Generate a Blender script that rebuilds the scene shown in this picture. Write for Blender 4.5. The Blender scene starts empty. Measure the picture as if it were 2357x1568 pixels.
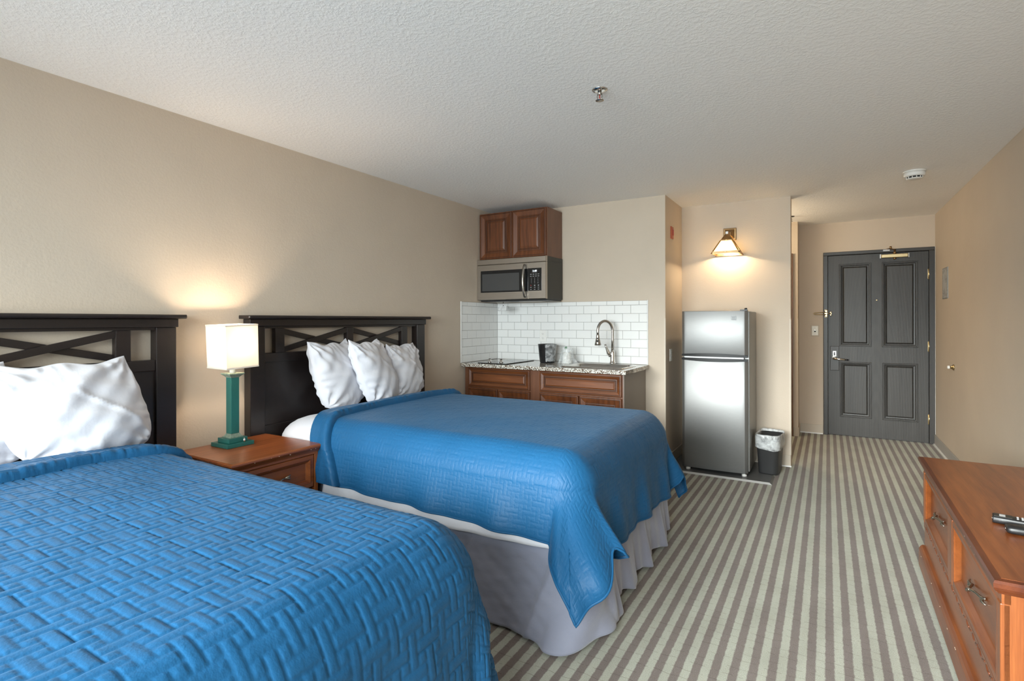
import bpy, bmesh, math, random
import numpy as np
from mathutils import Vector, Matrix, noise

random.seed(7)
rng = np.random.default_rng(7)
scene = bpy.context.scene
COL = scene.collection

# ------------------------------------------------------------------ camera
cam_data = bpy.data.cameras.new('camera')
cam = bpy.data.objects.new('camera', cam_data)
COL.objects.link(cam)
FPX = 1224.878
cam_data.sensor_fit = 'HORIZONTAL'
cam_data.sensor_width = 36.0
cam_data.lens = FPX * 36.0 / 2357.0
cam_data.shift_y = -(784.0 - 738.47) / 2357.0
cam_data.clip_start = 0.02
cam.matrix_world = (Matrix.Translation((0, 0, 1.3204)) @ Matrix.Rotation(math.radians(30.6413), 4, 'Z')
                    @ Matrix.Rotation(math.radians(90), 4, 'X') @ Matrix.Rotation(math.radians(-0.1028), 4, 'Z'))
scene.camera = cam

# ------------------------------------------------------------------ world, daylight, exposure
world = bpy.data.worlds.new('overcast_sky')
scene.world = world
world.use_nodes = True
bgn = world.node_tree.nodes['Background']
bgn.inputs['Color'].default_value = (0.90, 0.96, 1.0, 1)
bgn.inputs['Strength'].default_value = 1.2
vs = scene.view_settings
vs.view_transform = 'Standard'
vs.look = 'None'
vs.exposure = 0.42
vs.gamma = 1.0
vs.use_curve_mapping = False

# room dimensions (metres; camera stands at x=0, y=0)
XL, XR = -3.012, 0.986
YW = -1.30            # window wall behind the camera
YK, YN, YD = 4.773, 5.402, 7.146
XK, XN = -1.240, -0.283
YB = 6.86             # end of the alcove beside the entrance
H = 2.44
WX0, WX1, WZ0, WZ1 = -2.75, 0.55, 0.60, 2.34   # window opening

def daylight():
    d = bpy.data.lights.new('window_daylight', 'AREA')
    d.shape = 'RECTANGLE'
    d.size = WX1 - WX0
    d.size_y = WZ1 - WZ0
    d.energy = 215.0
    d.color = (0.90, 0.96, 1.0)
    d.spread = math.radians(120)
    o = bpy.data.objects.new('window_daylight', d)
    COL.objects.link(o)
    o.location = ((WX0 + WX1) / 2, YW - 0.55, (WZ0 + WZ1) / 2)
    o.rotation_euler = (math.radians(90 - 34), 0, 0)    # looks into the room and down, as light from the sky does
daylight()
def hall_fill_sun():
    """broad, soft sun lamp added to carry daylight through the window into the hall"""
    d = bpy.data.lights.new('hall_fill_sun', 'SUN')
    d.energy = 5.0
    d.angle = math.radians(22)
    d.color = (1.0, 0.985, 0.96)
    o = bpy.data.objects.new('hall_fill_sun', d)
    COL.objects.link(o)
    o.location = (-3.0, -6.0, 3.0)
    o.rotation_euler = Vector((0.20, 0.93, -0.26)).to_track_quat('-Z', 'Y').to_euler()
hall_fill_sun()
cy = scene.cycles
cy.max_bounces = 9
cy.diffuse_bounces = 7
cy.glossy_bounces = 3
cy.transmission_bounces = 4
cy.transparent_max_bounces = 6
cy.use_adaptive_sampling = True
cy.adaptive_threshold = 0.03
cy.sample_clamp_indirect = 6.0

# ------------------------------------------------------------------ materials
def lin(r, g, b):
    f = lambda c: (c / 255 / 12.92) if c / 255 <= 0.04045 else ((c / 255 + 0.055) / 1.055) ** 2.4
    return (f(r), f(g), f(b))

def new_mat(name):
    m = bpy.data.materials.new(name)
    m.use_nodes = True
    nt = m.node_tree
    return m, nt, nt.nodes['Principled BSDF']

def coords(nt, stretch=(1, 1, 1), kind='Object', rot=(0, 0, 0)):
    tc = nt.nodes.new('ShaderNodeTexCoord')
    mp = nt.nodes.new('ShaderNodeMapping')
    mp.inputs['Scale'].default_value = stretch
    mp.inputs['Rotation'].default_value = rot
    nt.links.new(tc.outputs[kind], mp.inputs['Vector'])
    return mp.outputs['Vector']

def noise_tex(nt, vec, scale, detail=3.0, rough=0.55):
    n = nt.nodes.new('ShaderNodeTexNoise')
    n.inputs['Scale'].default_value = scale
    n.inputs['Detail'].default_value = detail
    n.inputs['Roughness'].default_value = rough
    nt.links.new(vec, n.inputs['Vector'])
    return n.outputs['Fac']

def ramp(nt, fac, stops):
    r = nt.nodes.new('ShaderNodeValToRGB')
    el = r.color_ramp.elements
    while len(el) < len(stops):
        el.new(0.5)
    for e, (p, c) in zip(el, stops):
        e.position = p
        e.color = (*c, 1)
    nt.links.new(fac, r.inputs['Fac'])
    return r.outputs['Color']

def math_n(nt, op, a, b=None, c=None):
    n = nt.nodes.new('ShaderNodeMath')
    n.operation = op
    for i, v in enumerate((a, b, c)):
        if v is None:
            continue
        if isinstance(v, (int, float)):
            n.inputs[i].default_value = v
        else:
            nt.links.new(v, n.inputs[i])
    return n.outputs[0]

def add_bump(nt, bsdf, height, strength, dist, normal_in=None):
    b = nt.nodes.new('ShaderNodeBump')
    b.inputs['Strength'].default_value = strength
    b.inputs['Distance'].default_value = dist
    nt.links.new(height, b.inputs['Height'])
    if normal_in is not None:
        nt.links.new(normal_in, b.inputs['Normal'])
    nt.links.new(b.outputs['Normal'], bsdf.inputs['Normal'])
    return b.outputs['Normal']

def pm(name, col, rough=0.5, metal=0.0, spec=0.5, var=None, bump=None, coat=0.0, sheen=0.0, aniso=0.0):
    """Principled material; var=(scale, amount, stretch), bump=(scale, strength, dist, stretch)."""
    m, nt, b = new_mat(name)
    b.inputs['Base Color'].default_value = (*col, 1)
    b.inputs['Roughness'].default_value = rough
    b.inputs['Metallic'].default_value = metal
    b.inputs['Specular IOR Level'].default_value = spec
    b.inputs['Coat Weight'].default_value = coat
    b.inputs['Coat Roughness'].default_value = 0.15
    b.inputs['Sheen Weight'].default_value = sheen
    b.inputs['Anisotropic'].default_value = aniso
    if var:
        s, a, st = var
        f = noise_tex(nt, coords(nt, st), s, 4.0)
        lo = tuple(max(0, c * (1 - a)) for c in col)
        hi = tuple(min(1, c * (1 + a)) for c in col)
        nt.links.new(ramp(nt, f, [(0.28, lo), (0.72, hi)]), b.inputs['Base Color'])
    if bump:
        s, stg, d, st = bump
        add_bump(nt, b, noise_tex(nt, coords(nt, st), s, 3.0), stg, d)
    return m

def wood(name, dark, light, axis=0, scale=9.0, rough=0.32, coat=0.25, bump=0.05, fine=1.0, figure=0.09):
    """stained timber: broad tone, fine pores along the grain and a little cathedral figure"""
    m, nt, b = new_mat(name)
    st = [1.0, 1.0, 1.0]
    st[axis] = 0.16
    f1 = noise_tex(nt, coords(nt, tuple(st)), scale * 1.6, 4.0, 0.6)
    st2 = [6.0, 6.0, 6.0]
    st2[axis] = 0.22
    f2 = noise_tex(nt, coords(nt, tuple(st2)), scale * 3.4 * fine, 2.0, 0.6)
    w = nt.nodes.new('ShaderNodeTexWave'); w.wave_type = 'BANDS'
    w.bands_direction = ('Y', 'X', 'X')[axis]
    w.inputs['Scale'].default_value = 7.0
    w.inputs['Distortion'].default_value = 9.0
    w.inputs['Detail'].default_value = 2.0
    w.inputs['Detail Scale'].default_value = 0.7
    st3 = [1.0, 1.0, 1.0]; st3[axis] = 0.30
    nt.links.new(coords(nt, tuple(st3)), w.inputs['Vector'])
    mix = math_n(nt, 'ADD', math_n(nt, 'ADD', math_n(nt, 'MULTIPLY', f1, 0.70 - figure), math_n(nt, 'MULTIPLY', f2, 0.30)), math_n(nt, 'MULTIPLY', w.outputs['Fac'], figure))
    nt.links.new(ramp(nt, mix, [(0.30, dark), (0.5, tuple((a + c) / 2 for a, c in zip(dark, light))), (0.70, light)]),
                 b.inputs['Base Color'])
    b.inputs['Roughness'].default_value = rough
    b.inputs['Coat Weight'].default_value = coat
    b.inputs['Coat Roughness'].default_value = 0.18
    if bump:
        add_bump(nt, b, f2, bump, 0.002)
    return m

def wall_mat(name, col):
    m, nt, b = new_mat(name)
    v = coords(nt)
    f = noise_tex(nt, v, 3.0, 3.0)
    nt.links.new(ramp(nt, f, [(0.3, tuple(c * 0.975 for c in col)), (0.7, tuple(min(1, c * 1.02) for c in col))]),
                 b.inputs['Base Color'])
    b.inputs['Roughness'].default_value = 0.62
    b.inputs['Specular IOR Level'].default_value = 0.3
    h = math_n(nt, 'ADD', noise_tex(nt, v, 95.0, 2.0), math_n(nt, 'MULTIPLY', noise_tex(nt, v, 30.0, 2.0), 0.6))
    add_bump(nt, b, h, 0.22, 0.004)
    return m

def ceiling_mat():
    m, nt, b = new_mat('sprayed_ceiling_texture')
    v = coords(nt)
    f1 = noise_tex(nt, v, 52.0, 4.0, 0.62)
    f2 = noise_tex(nt, v, 120.0, 2.0)
    blobs = nt.nodes.new('ShaderNodeMapRange')
    blobs.interpolation_type = 'SMOOTHSTEP'
    blobs.inputs['From Min'].default_value = 0.44
    blobs.inputs['From Max'].default_value = 0.62
    nt.links.new(f1, blobs.inputs['Value'])
    h = math_n(nt, 'ADD', blobs.outputs[0], math_n(nt, 'MULTIPLY', f2, 0.5))
    b.inputs['Base Color'].default_value = (0.93, 0.92, 0.91, 1)
    b.inputs['Roughness'].default_value = 0.85
    b.inputs['Specular IOR Level'].default_value = 0.2
    add_bump(nt, b, h, 0.26, 0.005)
    return m

def carpet_mat():
    m, nt, b = new_mat('striped_carpet')
    tc = nt.nodes.new('ShaderNodeTexCoord')
    sep = nt.nodes.new('ShaderNodeSeparateXYZ')
    nt.links.new(tc.outputs['Object'], sep.inputs[0])
    v = coords(nt)
    wob = math_n(nt, 'MULTIPLY', math_n(nt, 'SUBTRACT', noise_tex(nt, v, 45.0, 2.0), 0.5), 0.008)
    x = math_n(nt, 'ADD', math_n(nt, 'ADD', sep.outputs['X'], 0.0400), wob)
    ph = math_n(nt, 'FRACT', math_n(nt, 'DIVIDE', x, 0.0622))
    tri = math_n(nt, 'ABSOLUTE', math_n(nt, 'SUBTRACT', ph, 0.5))          # 0.5 at light start/end, 0 in the middle
    # light where ph < 0.5
    mr = nt.nodes.new('ShaderNodeMapRange')
    mr.inputs['From Min'].default_value = -0.035
    mr.inputs['From Max'].default_value = 0.035
    s = math_n(nt, 'SINE', math_n(nt, 'MULTIPLY', ph, 2 * math.pi))
    nt.links.new(math_n(nt, 'MULTIPLY', s, 0.16), mr.inputs['Value'])
    pile = noise_tex(nt, v, 260.0, 3.0, 0.7)
    patch = noise_tex(nt, coords(nt, (1, 0.35, 1)), 9.0, 3.0)
    dark = ramp(nt, pile, [(0.3, (0.150, 0.122, 0.107)), (0.7, (0.238, 0.196, 0.175))])
    lite = ramp(nt, pile, [(0.3, (0.345, 0.350, 0.285)), (0.7, (0.500, 0.505, 0.425))])
    mx = nt.nodes.new('ShaderNodeMix'); mx.data_type = 'RGBA'
    nt.links.new(mr.outputs[0], mx.inputs['Factor'])
    nt.links.new(dark, mx.inputs[6]); nt.links.new(lite, mx.inputs[7])
    m2 = nt.nodes.new('ShaderNodeMix'); m2.data_type = 'RGBA'; m2.blend_type = 'MULTIPLY'
    m2.inputs['Factor'].default_value = 1.0
    nt.links.new(mx.outputs[2], m2.inputs[6])
    nt.links.new(ramp(nt, patch, [(0.33, (0.86, 0.85, 0.84)), (0.6, (1, 1, 1))]), m2.inputs[7])
    m3 = nt.nodes.new('ShaderNodeMix'); m3.data_type = 'RGBA'; m3.blend_type = 'MULTIPLY'
    m3.inputs[7].default_value = (0.76, 0.74, 0.72, 1)
    nt.links.new(m2.outputs[2], m3.inputs[6])
    nt.links.new(m3.outputs[2], b.inputs['Base Color'])
    b.inputs['Roughness'].default_value = 0.95
    b.inputs['Specular IOR Level'].default_value = 0.05
    b.inputs['Sheen Weight'].default_value = 0.15
    # pile, edges of the stripes and the cut rows across them
    yy = math_n(nt, 'ADD', sep.outputs['Y'], math_n(nt, 'MULTIPLY', noise_tex(nt, v, 12.0, 1.0), 0.03))
    row = math_n(nt, 'ABSOLUTE', math_n(nt, 'SUBTRACT', math_n(nt, 'FRACT', math_n(nt, 'DIVIDE', yy, 0.054)), 0.5))
    row = math_n(nt, 'LESS_THAN', row, 0.035)
    brk = math_n(nt, 'GREATER_THAN', noise_tex(nt, v, 30.0, 1.0), 0.46)
    row = math_n(nt, 'MULTIPLY', row, brk)
    nt.links.new(row, m3.inputs['Factor'])
    h = math_n(nt, 'SUBTRACT', math_n(nt, 'MULTIPLY', pile, 0.8), math_n(nt, 'MULTIPLY', row, 0.30))
    add_bump(nt, b, h, 0.55, 0.006)
    return m

def granite_mat():
    m, nt, b = new_mat('speckled_granite')
    v = coords(nt)
    vo = nt.nodes.new('ShaderNodeTexVoronoi')
    vo.inputs['Scale'].default_value = 190.0
    nt.links.new(v, vo.inputs['Vector'])
    sepc = nt.nodes.new('ShaderNodeSeparateColor')
    nt.links.new(vo.outputs['Color'], sepc.inputs[0])
    f = math_n(nt, 'ADD', math_n(nt, 'MULTIPLY', sepc.outputs[0], 0.6), math_n(nt, 'MULTIPLY', noise_tex(nt, v, 95.0, 3.0), 0.4))
    nt.links.new(ramp(nt, f, [(0.22, (0.02, 0.018, 0.016)), (0.36, (0.16, 0.085, 0.045)), (0.46, (0.30, 0.27, 0.22)),
                              (0.58, (0.62, 0.60, 0.54)), (0.75, (0.80, 0.78, 0.72))]), b.inputs['Base Color'])
    b.inputs['Roughness'].default_value = 0.05
    return m

def quilt_mat():
    m, nt, b = new_mat('quilted_blue_cloth')
    v = coords(nt, (1, 1, 1), 'UV')
    f = noise_tex(nt, v, 4.0, 1.0)
    nt.links.new(ramp(nt, f, [(0.3, (0.0075, 0.070, 0.165)), (0.7, (0.0095, 0.079, 0.185))]), b.inputs['Base Color'])
    b.inputs['Roughness'].default_value = 0.50
    b.inputs['Specular IOR Level'].default_value = 0.20
    b.inputs['Sheen Weight'].default_value = 0.08
    b.inputs['Sheen Roughness'].default_value = 0.4
    b.inputs['Sheen Tint'].default_value = (0.45, 0.70, 1.0, 1)
    h = noise_tex(nt, v, 85.0, 2.0, 0.6)
    add_bump(nt, b, h, 0.28, 0.0040)
    return m

def cloth_mat(name, col, rough=0.85, weave=900.0, wrinkle=14.0, strength=0.25, sheen=0.25):
    m, nt, b = new_mat(name)
    b.inputs['Base Color'].default_value = (*col, 1)
    b.inputs['Roughness'].default_value = rough
    b.inputs['Specular IOR Level'].default_value = 0.25
    b.inputs['Sheen Weight'].default_value = sheen
    v = coords(nt)
    h = math_n(nt, 'ADD', noise_tex(nt, v, wrinkle, 4.0, 0.6), math_n(nt, 'MULTIPLY', noise_tex(nt, v, weave, 1.0), 0.08))
    add_bump(nt, b, h, strength, 0.02)
    return m

def glow_cloth(name, col, trans=0.55, clear=0.14):
    """Thin fabric or glass that lets lamp light through."""
    m = bpy.data.materials.new(name); m.use_nodes = True
    nt = m.node_tree
    nt.nodes.remove(nt.nodes['Principled BSDF'])
    out = nt.nodes['Material Output']
    d = nt.nodes.new('ShaderNodeBsdfDiffuse'); d.inputs['Color'].default_value = (*col, 1)
    t = nt.nodes.new('ShaderNodeBsdfTranslucent'); t.inputs['Color'].default_value = (*col, 1)
    f = noise_tex(nt, coords(nt, (60, 60, 1)), 8.0, 2.0)
    mr = nt.nodes.new('ShaderNodeMapRange')
    mr.inputs['To Min'].default_value = trans - 0.06
    mr.inputs['To Max'].default_value = trans + 0.06
    nt.links.new(f, mr.inputs['Value'])
    mx = nt.nodes.new('ShaderNodeMixShader')
    nt.links.new(mr.outputs[0], mx.inputs[0])
    nt.links.new(d.outputs[0], mx.inputs[1]); nt.links.new(t.outputs[0], mx.inputs[2])
    tp = nt.nodes.new('ShaderNodeBsdfTransparent'); tp.inputs['Color'].default_value = (*col, 1)
    m2 = nt.nodes.new('ShaderNodeMixShader'); m2.inputs[0].default_value = clear
    nt.links.new(mx.outputs[0], m2.inputs[1]); nt.links.new(tp.outputs[0], m2.inputs[2])
    nt.links.new(m2.outputs[0], out.inputs['Surface'])
    return m

def film_mat(name, clear=0.55, col=(0.9, 0.92, 0.93), rough=0.12):
    """Thin crinkled plastic film: partly see-through, partly glossy."""
    m = bpy.data.materials.new(name); m.use_nodes = True
    nt = m.node_tree
    b = nt.nodes['Principled BSDF']
    out = nt.nodes['Material Output']
    b.inputs['Base Color'].default_value = (*col, 1)
    b.inputs['Roughness'].default_value = rough
    b.inputs['Specular IOR Level'].default_value = 0.9
    add_bump(nt, b, noise_tex(nt, coords(nt), 55.0, 3.0), 0.6, 0.01)
    t = nt.nodes.new('ShaderNodeBsdfTransparent')
    t.inputs['Color'].default_value = (0.96, 0.97, 0.97, 1)
    fr = nt.nodes.new('ShaderNodeMixShader')
    f = noise_tex(nt, coords(nt), 26.0, 2.0)
    mr = nt.nodes.new('ShaderNodeMapRange')
    mr.inputs['From Min'].default_value = 0.3; mr.inputs['From Max'].default_value = 0.7
    mr.inputs['To Min'].default_value = 1 - clear - 0.2; mr.inputs['To Max'].default_value = 1 - clear + 0.2
    nt.links.new(f, mr.inputs['Value'])
    nt.links.new(mr.outputs[0], fr.inputs[0])
    nt.links.new(t.outputs[0], fr.inputs[1]); nt.links.new(b.outputs[0], fr.inputs[2])
    nt.links.new(fr.outputs[0], out.inputs['Surface'])
    return m

def pane_mat(name):
    m = bpy.data.materials.new(name); m.use_nodes = True
    nt = m.node_tree
    nt.nodes.remove(nt.nodes['Principled BSDF'])
    out = nt.nodes['Material Output']
    t = nt.nodes.new('ShaderNodeBsdfTransparent'); t.inputs['Color'].default_value = (0.97, 0.99, 0.98, 1)
    g = nt.nodes.new('ShaderNodeBsdfGlossy'); g.inputs['Roughness'].default_value = 0.02
    mx = nt.nodes.new('ShaderNodeMixShader'); mx.inputs[0].default_value = 0.05
    nt.links.new(t.outputs[0], mx.inputs[1]); nt.links.new(g.outputs[0], mx.inputs[2])
    nt.links.new(mx.outputs[0], out.inputs['Surface'])
    return m

def emit_mat(name, col, strength):
    m, nt, b = new_mat(name)
    b.inputs['Base Color'].default_value = (*col, 1)
    b.inputs['Emission Color'].default_value = (*col, 1)
    b.inputs['Emission Strength'].default_value = strength
    return m

def steel_mat(name, col, rough, axis=2, var=0.06, metal=1.0):
    m, nt, b = new_mat(name)
    st = [60.0, 60.0, 60.0]; st[axis] = 0.6
    f = noise_tex(nt, coords(nt, tuple(st)), 6.0, 2.0)
    nt.links.new(ramp(nt, f, [(0.3, tuple(c * (1 - var) for c in col)), (0.7, tuple(min(1, c * (1 + var)) for c in col))]), b.inputs['Base Color'])
    b.inputs['Metallic'].default_value = metal
    b.inputs['Roughness'].default_value = rough
    return m

def door_mat():
    m, nt, b = new_mat('charcoal_painted_grain')
    v = coords(nt, (1, 1, 0.07))
    f = noise_tex(nt, v, 26.0, 4.0, 0.6)
    w = nt.nodes.new('ShaderNodeTexWave'); w.wave_type = 'RINGS'; w.rings_direction = 'Y'
    w.inputs['Scale'].default_value = 14.0; w.inputs['Distortion'].default_value = 3.5; w.inputs['Detail'].default_value = 2.0
    nt.links.new(coords(nt, (1, 1, 0.12)), w.inputs['Vector'])
    h = math_n(nt, 'ADD', math_n(nt, 'MULTIPLY', f, 0.8), math_n(nt, 'MULTIPLY', w.outputs['Fac'], 0.12))
    nt.links.new(ramp(nt, h, [(0.3, (0.030, 0.0275, 0.025)), (0.8, (0.052, 0.048, 0.044))]), b.inputs['Base Color'])
    b.inputs['Roughness'].default_value = 0.42
    add_bump(nt, b, h, 0.30, 0.003)
    return m

def notice_mat():
    m, nt, b = new_mat('printed_notice')
    tc = nt.nodes.new('ShaderNodeTexCoord'); sep = nt.nodes.new('ShaderNodeSeparateXYZ')
    nt.links.new(tc.outputs['Object'], sep.inputs[0])
    rowp = math_n(nt, 'FRACT', math_n(nt, 'DIVIDE', sep.outputs['Z'], 0.0115))
    ln = math_n(nt, 'LESS_THAN', rowp, 0.5)
    words = math_n(nt, 'GREATER_THAN', noise_tex(nt, coords(nt, (1, 1, 1)), 95.0, 1.0), 0.46)
    blk = math_n(nt, 'GREATER_THAN', noise_tex(nt, coords(nt, (1, 1, 1)), 11.0, 0.0), 0.44)
    ink = math_n(nt, 'MULTIPLY', math_n(nt, 'MULTIPLY', ln, words), blk)
    nt.links.new(ramp(nt, ink, [(0.0, (0.48, 0.48, 0.47)), (1.0, (0.10, 0.10, 0.105))]), b.inputs['Base Color'])
    b.inputs['Roughness'].default_value = 0.35
    return m

M = {}
M['wall'] = wall_mat('tan_wall_paint', (0.565, 0.477, 0.383))
M['ceiling'] = ceiling_mat()
M['carpet'] = carpet_mat()
M['base_tan'] = pm('tan_cove_base', (0.50, 0.43, 0.345), 0.5)
M['base_grey'] = pm('grey_cove_base', (0.36, 0.34, 0.315), 0.5)
M['white_trim'] = pm('white_trim', (0.78, 0.77, 0.75), 0.45)
M['guard'] = pm('pale_corner_guard', (0.58, 0.50, 0.40), 0.45)
M['espresso'] = wood('espresso_wood', (0.0050, 0.0030, 0.0028), (0.0135, 0.0080, 0.0070), axis=1, scale=7.0, rough=0.40, coat=0.15, bump=0.04)
M['sheet'] = cloth_mat('white_cotton', (0.60, 0.60, 0.64), 0.8, strength=0.35, wrinkle=9.0)
M['pillow'] = cloth_mat('white_pillowcase', (0.66, 0.66, 0.70), 0.75, strength=0.22, wrinkle=11.0)
M['skirt'] = cloth_mat('grey_pique_skirt', (0.235, 0.245, 0.31), 0.75, weave=450.0, wrinkle=7.0, strength=0.30, sheen=0.4)
M['quilt'] = quilt_mat()
M['cherry_x'] = wood('cherry_wood_x', (0.125, 0.029, 0.007), (0.30, 0.088, 0.022), axis=0)
M['cherry_y'] = wood('cherry_wood_y', (0.125, 0.029, 0.007), (0.30, 0.088, 0.022), axis=1)
M['cherry_z'] = wood('cherry_wood_z', (0.150, 0.037, 0.009), (0.33, 0.102, 0.027), axis=2)
M['cherry_edge'] = wood('cherry_wood_edge', (0.060, 0.012, 0.004), (0.150, 0.036, 0.010), axis=1)
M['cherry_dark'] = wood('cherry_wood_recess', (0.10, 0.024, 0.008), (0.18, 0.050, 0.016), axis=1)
M['cab_x'] = wood('maple_glazed_x', (0.060, 0.0165, 0.0045), (0.215, 0.068, 0.0195), axis=0, scale=7.0, rough=0.42, coat=0.10)
M['cab_z'] = wood('maple_glazed_z', (0.055, 0.0150, 0.0042), (0.195, 0.060, 0.0175), axis=2, scale=7.0, rough=0.42, coat=0.10)
M['cab_plain'] = wood('maple_plain', (0.105, 0.040, 0.019), (0.180, 0.070, 0.033), axis=2, scale=5.0, rough=0.4)
M['glaze'] = pm('dark_glaze_line', (0.030, 0.010, 0.004), 0.5)
M['end_panel'] = pm('taupe_end_panel', (0.235, 0.200, 0.170), 0.45)
M['tile'] = pm('white_gloss_tile', (0.80, 0.80, 0.785), 0.09, spec=0.6)
M['grout'] = pm('grey_grout', (0.38, 0.37, 0.36), 0.9)
M['granite'] = granite_mat()
M['steel_x'] = steel_mat('brushed_steel_x', (0.50, 0.465, 0.425), 0.28, axis=0)
M['sink_steel'] = pm('sink_steel', (0.58, 0.56, 0.53), 0.16, metal=1.0)
M['steel_fridge'] = steel_mat('satin_steel', (0.25, 0.25, 0.247), 0.44, axis=0, var=0.03, metal=0.72)
M['steel_side'] = pm('grey_painted_steel', (0.26, 0.26, 0.25), 0.42, metal=0.5)
M['chrome'] = pm('polished_chrome', (0.72, 0.71, 0.69), 0.12, metal=1.0)
M['nickel'] = pm('brushed_nickel', (0.46, 0.44, 0.41), 0.25, metal=1.0)
M['pewter'] = pm('antique_pewter', (0.40, 0.37, 0.31), 0.33, metal=1.0)
M['brass'] = pm('aged_brass', (0.55, 0.43, 0.24), 0.3, metal=1.0)
M['bronze'] = pm('bronze_fitting', (0.34, 0.22, 0.11), 0.38, metal=1.0, var=(18, 0.25, (1, 1, 1)))
M['black_glass'] = pm('black_glass', (0.010, 0.010, 0.011), 0.07)
M['mesh_window'] = pm('perforated_window', (0.060, 0.060, 0.060), 0.22)
M['black'] = pm('black_plastic', (0.012, 0.012, 0.013), 0.4)
M['charcoal_side'] = pm('charcoal_sheet_metal', (0.028, 0.027, 0.023), 0.45)
M['black_satin'] = pm('black_satin_plastic', (0.032, 0.032, 0.033), 0.42, bump=(220, 0.1, 0.002, (1, 1, 1)))
M['bucket'] = pm('black_bucket_plastic', (0.016, 0.016, 0.017), 0.22)
M['white_plastic'] = pm('white_plastic', (0.78, 0.77, 0.74), 0.35)
M['ivory'] = pm('ivory_plastic', (0.70, 0.67, 0.58), 0.35)
M['dark_hole'] = pm('dark_slot', (0.01, 0.01, 0.01), 0.7)
M['door'] = door_mat()
M['door_frame'] = pm('charcoal_frame_paint', (0.034, 0.031, 0.029), 0.38, var=(6, 0.15, (1, 1, 0.2)))
M['brown_door'] = wood('brown_wood_door', (0.085, 0.034, 0.013), (0.15, 0.062, 0.024), axis=2)
M['red'] = pm('red_alarm', (0.42, 0.085, 0.030), 0.4)
M['green'] = pm('green_lacquer', (0.016, 0.105, 0.088), 0.32, var=(10, 0.18, (1, 1, 0.3)))
M['green_worn'] = pm('worn_green_edge', (0.17, 0.22, 0.17), 0.5, var=(60, 0.4, (1, 1, 1)))
M['shade'] = glow_cloth('lampshade_linen', (0.80, 0.77, 0.71), 0.40, 0.09)
M['sconce_glass'] = glow_cloth('amber_art_glass', (0.95, 0.88, 0.70), 0.70, 0.34)
M['tray'] = pm('grey_vinyl_tray', (0.115, 0.115, 0.115), 0.4)
M['tray_edge'] = pm('pale_vinyl_strip', (0.55, 0.55, 0.54), 0.5)
M['liner'] = film_mat('clear_bin_liner', 0.62)
M['bag'] = film_mat('clear_plastic_bag', 0.74)
M['clear'] = film_mat('clear_lens_plastic', 0.50, (0.85, 0.86, 0.86), 0.08)
M['pane'] = pane_mat('window_glass')
M['digits'] = emit_mat('lit_digits', (0.85, 0.92, 1.0), 1.4)
M['print_white'] = pm('white_print', (0.55, 0.55, 0.55), 0.5)
M['print_red'] = pm('red_print', (0.35, 0.03, 0.02), 0.5)
M['print_green'] = pm('green_print', (0.05, 0.16, 0.06), 0.5)
M['notice'] = notice_mat()
M['badge'] = pm('grey_badge', (0.30, 0.31, 0.31), 0.45, metal=0.3)
M['handle_black'] = pm('handle_black', (0.012, 0.012, 0.012), 0.30, spec=0.2)
M['handle_grey'] = pm('handle_grey', (0.26, 0.26, 0.26), 0.4, metal=0.6)
M['badge_dark'] = pm('dark_badge_print', (0.10, 0.10, 0.10), 0.4)
M['gasket'] = pm('dark_gasket', (0.03, 0.03, 0.03), 0.6)
M['bulb'] = emit_mat('lit_bulb', (1.0, 0.80, 0.55), 12.0)
M['rubber'] = pm('black_rubber', (0.02, 0.02, 0.02), 0.7)
M['chip'] = pm('bare_wood_chip', (0.60, 0.47, 0.36), 0.7)

# ------------------------------------------------------------------ mesh building
BASE = {}

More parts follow.
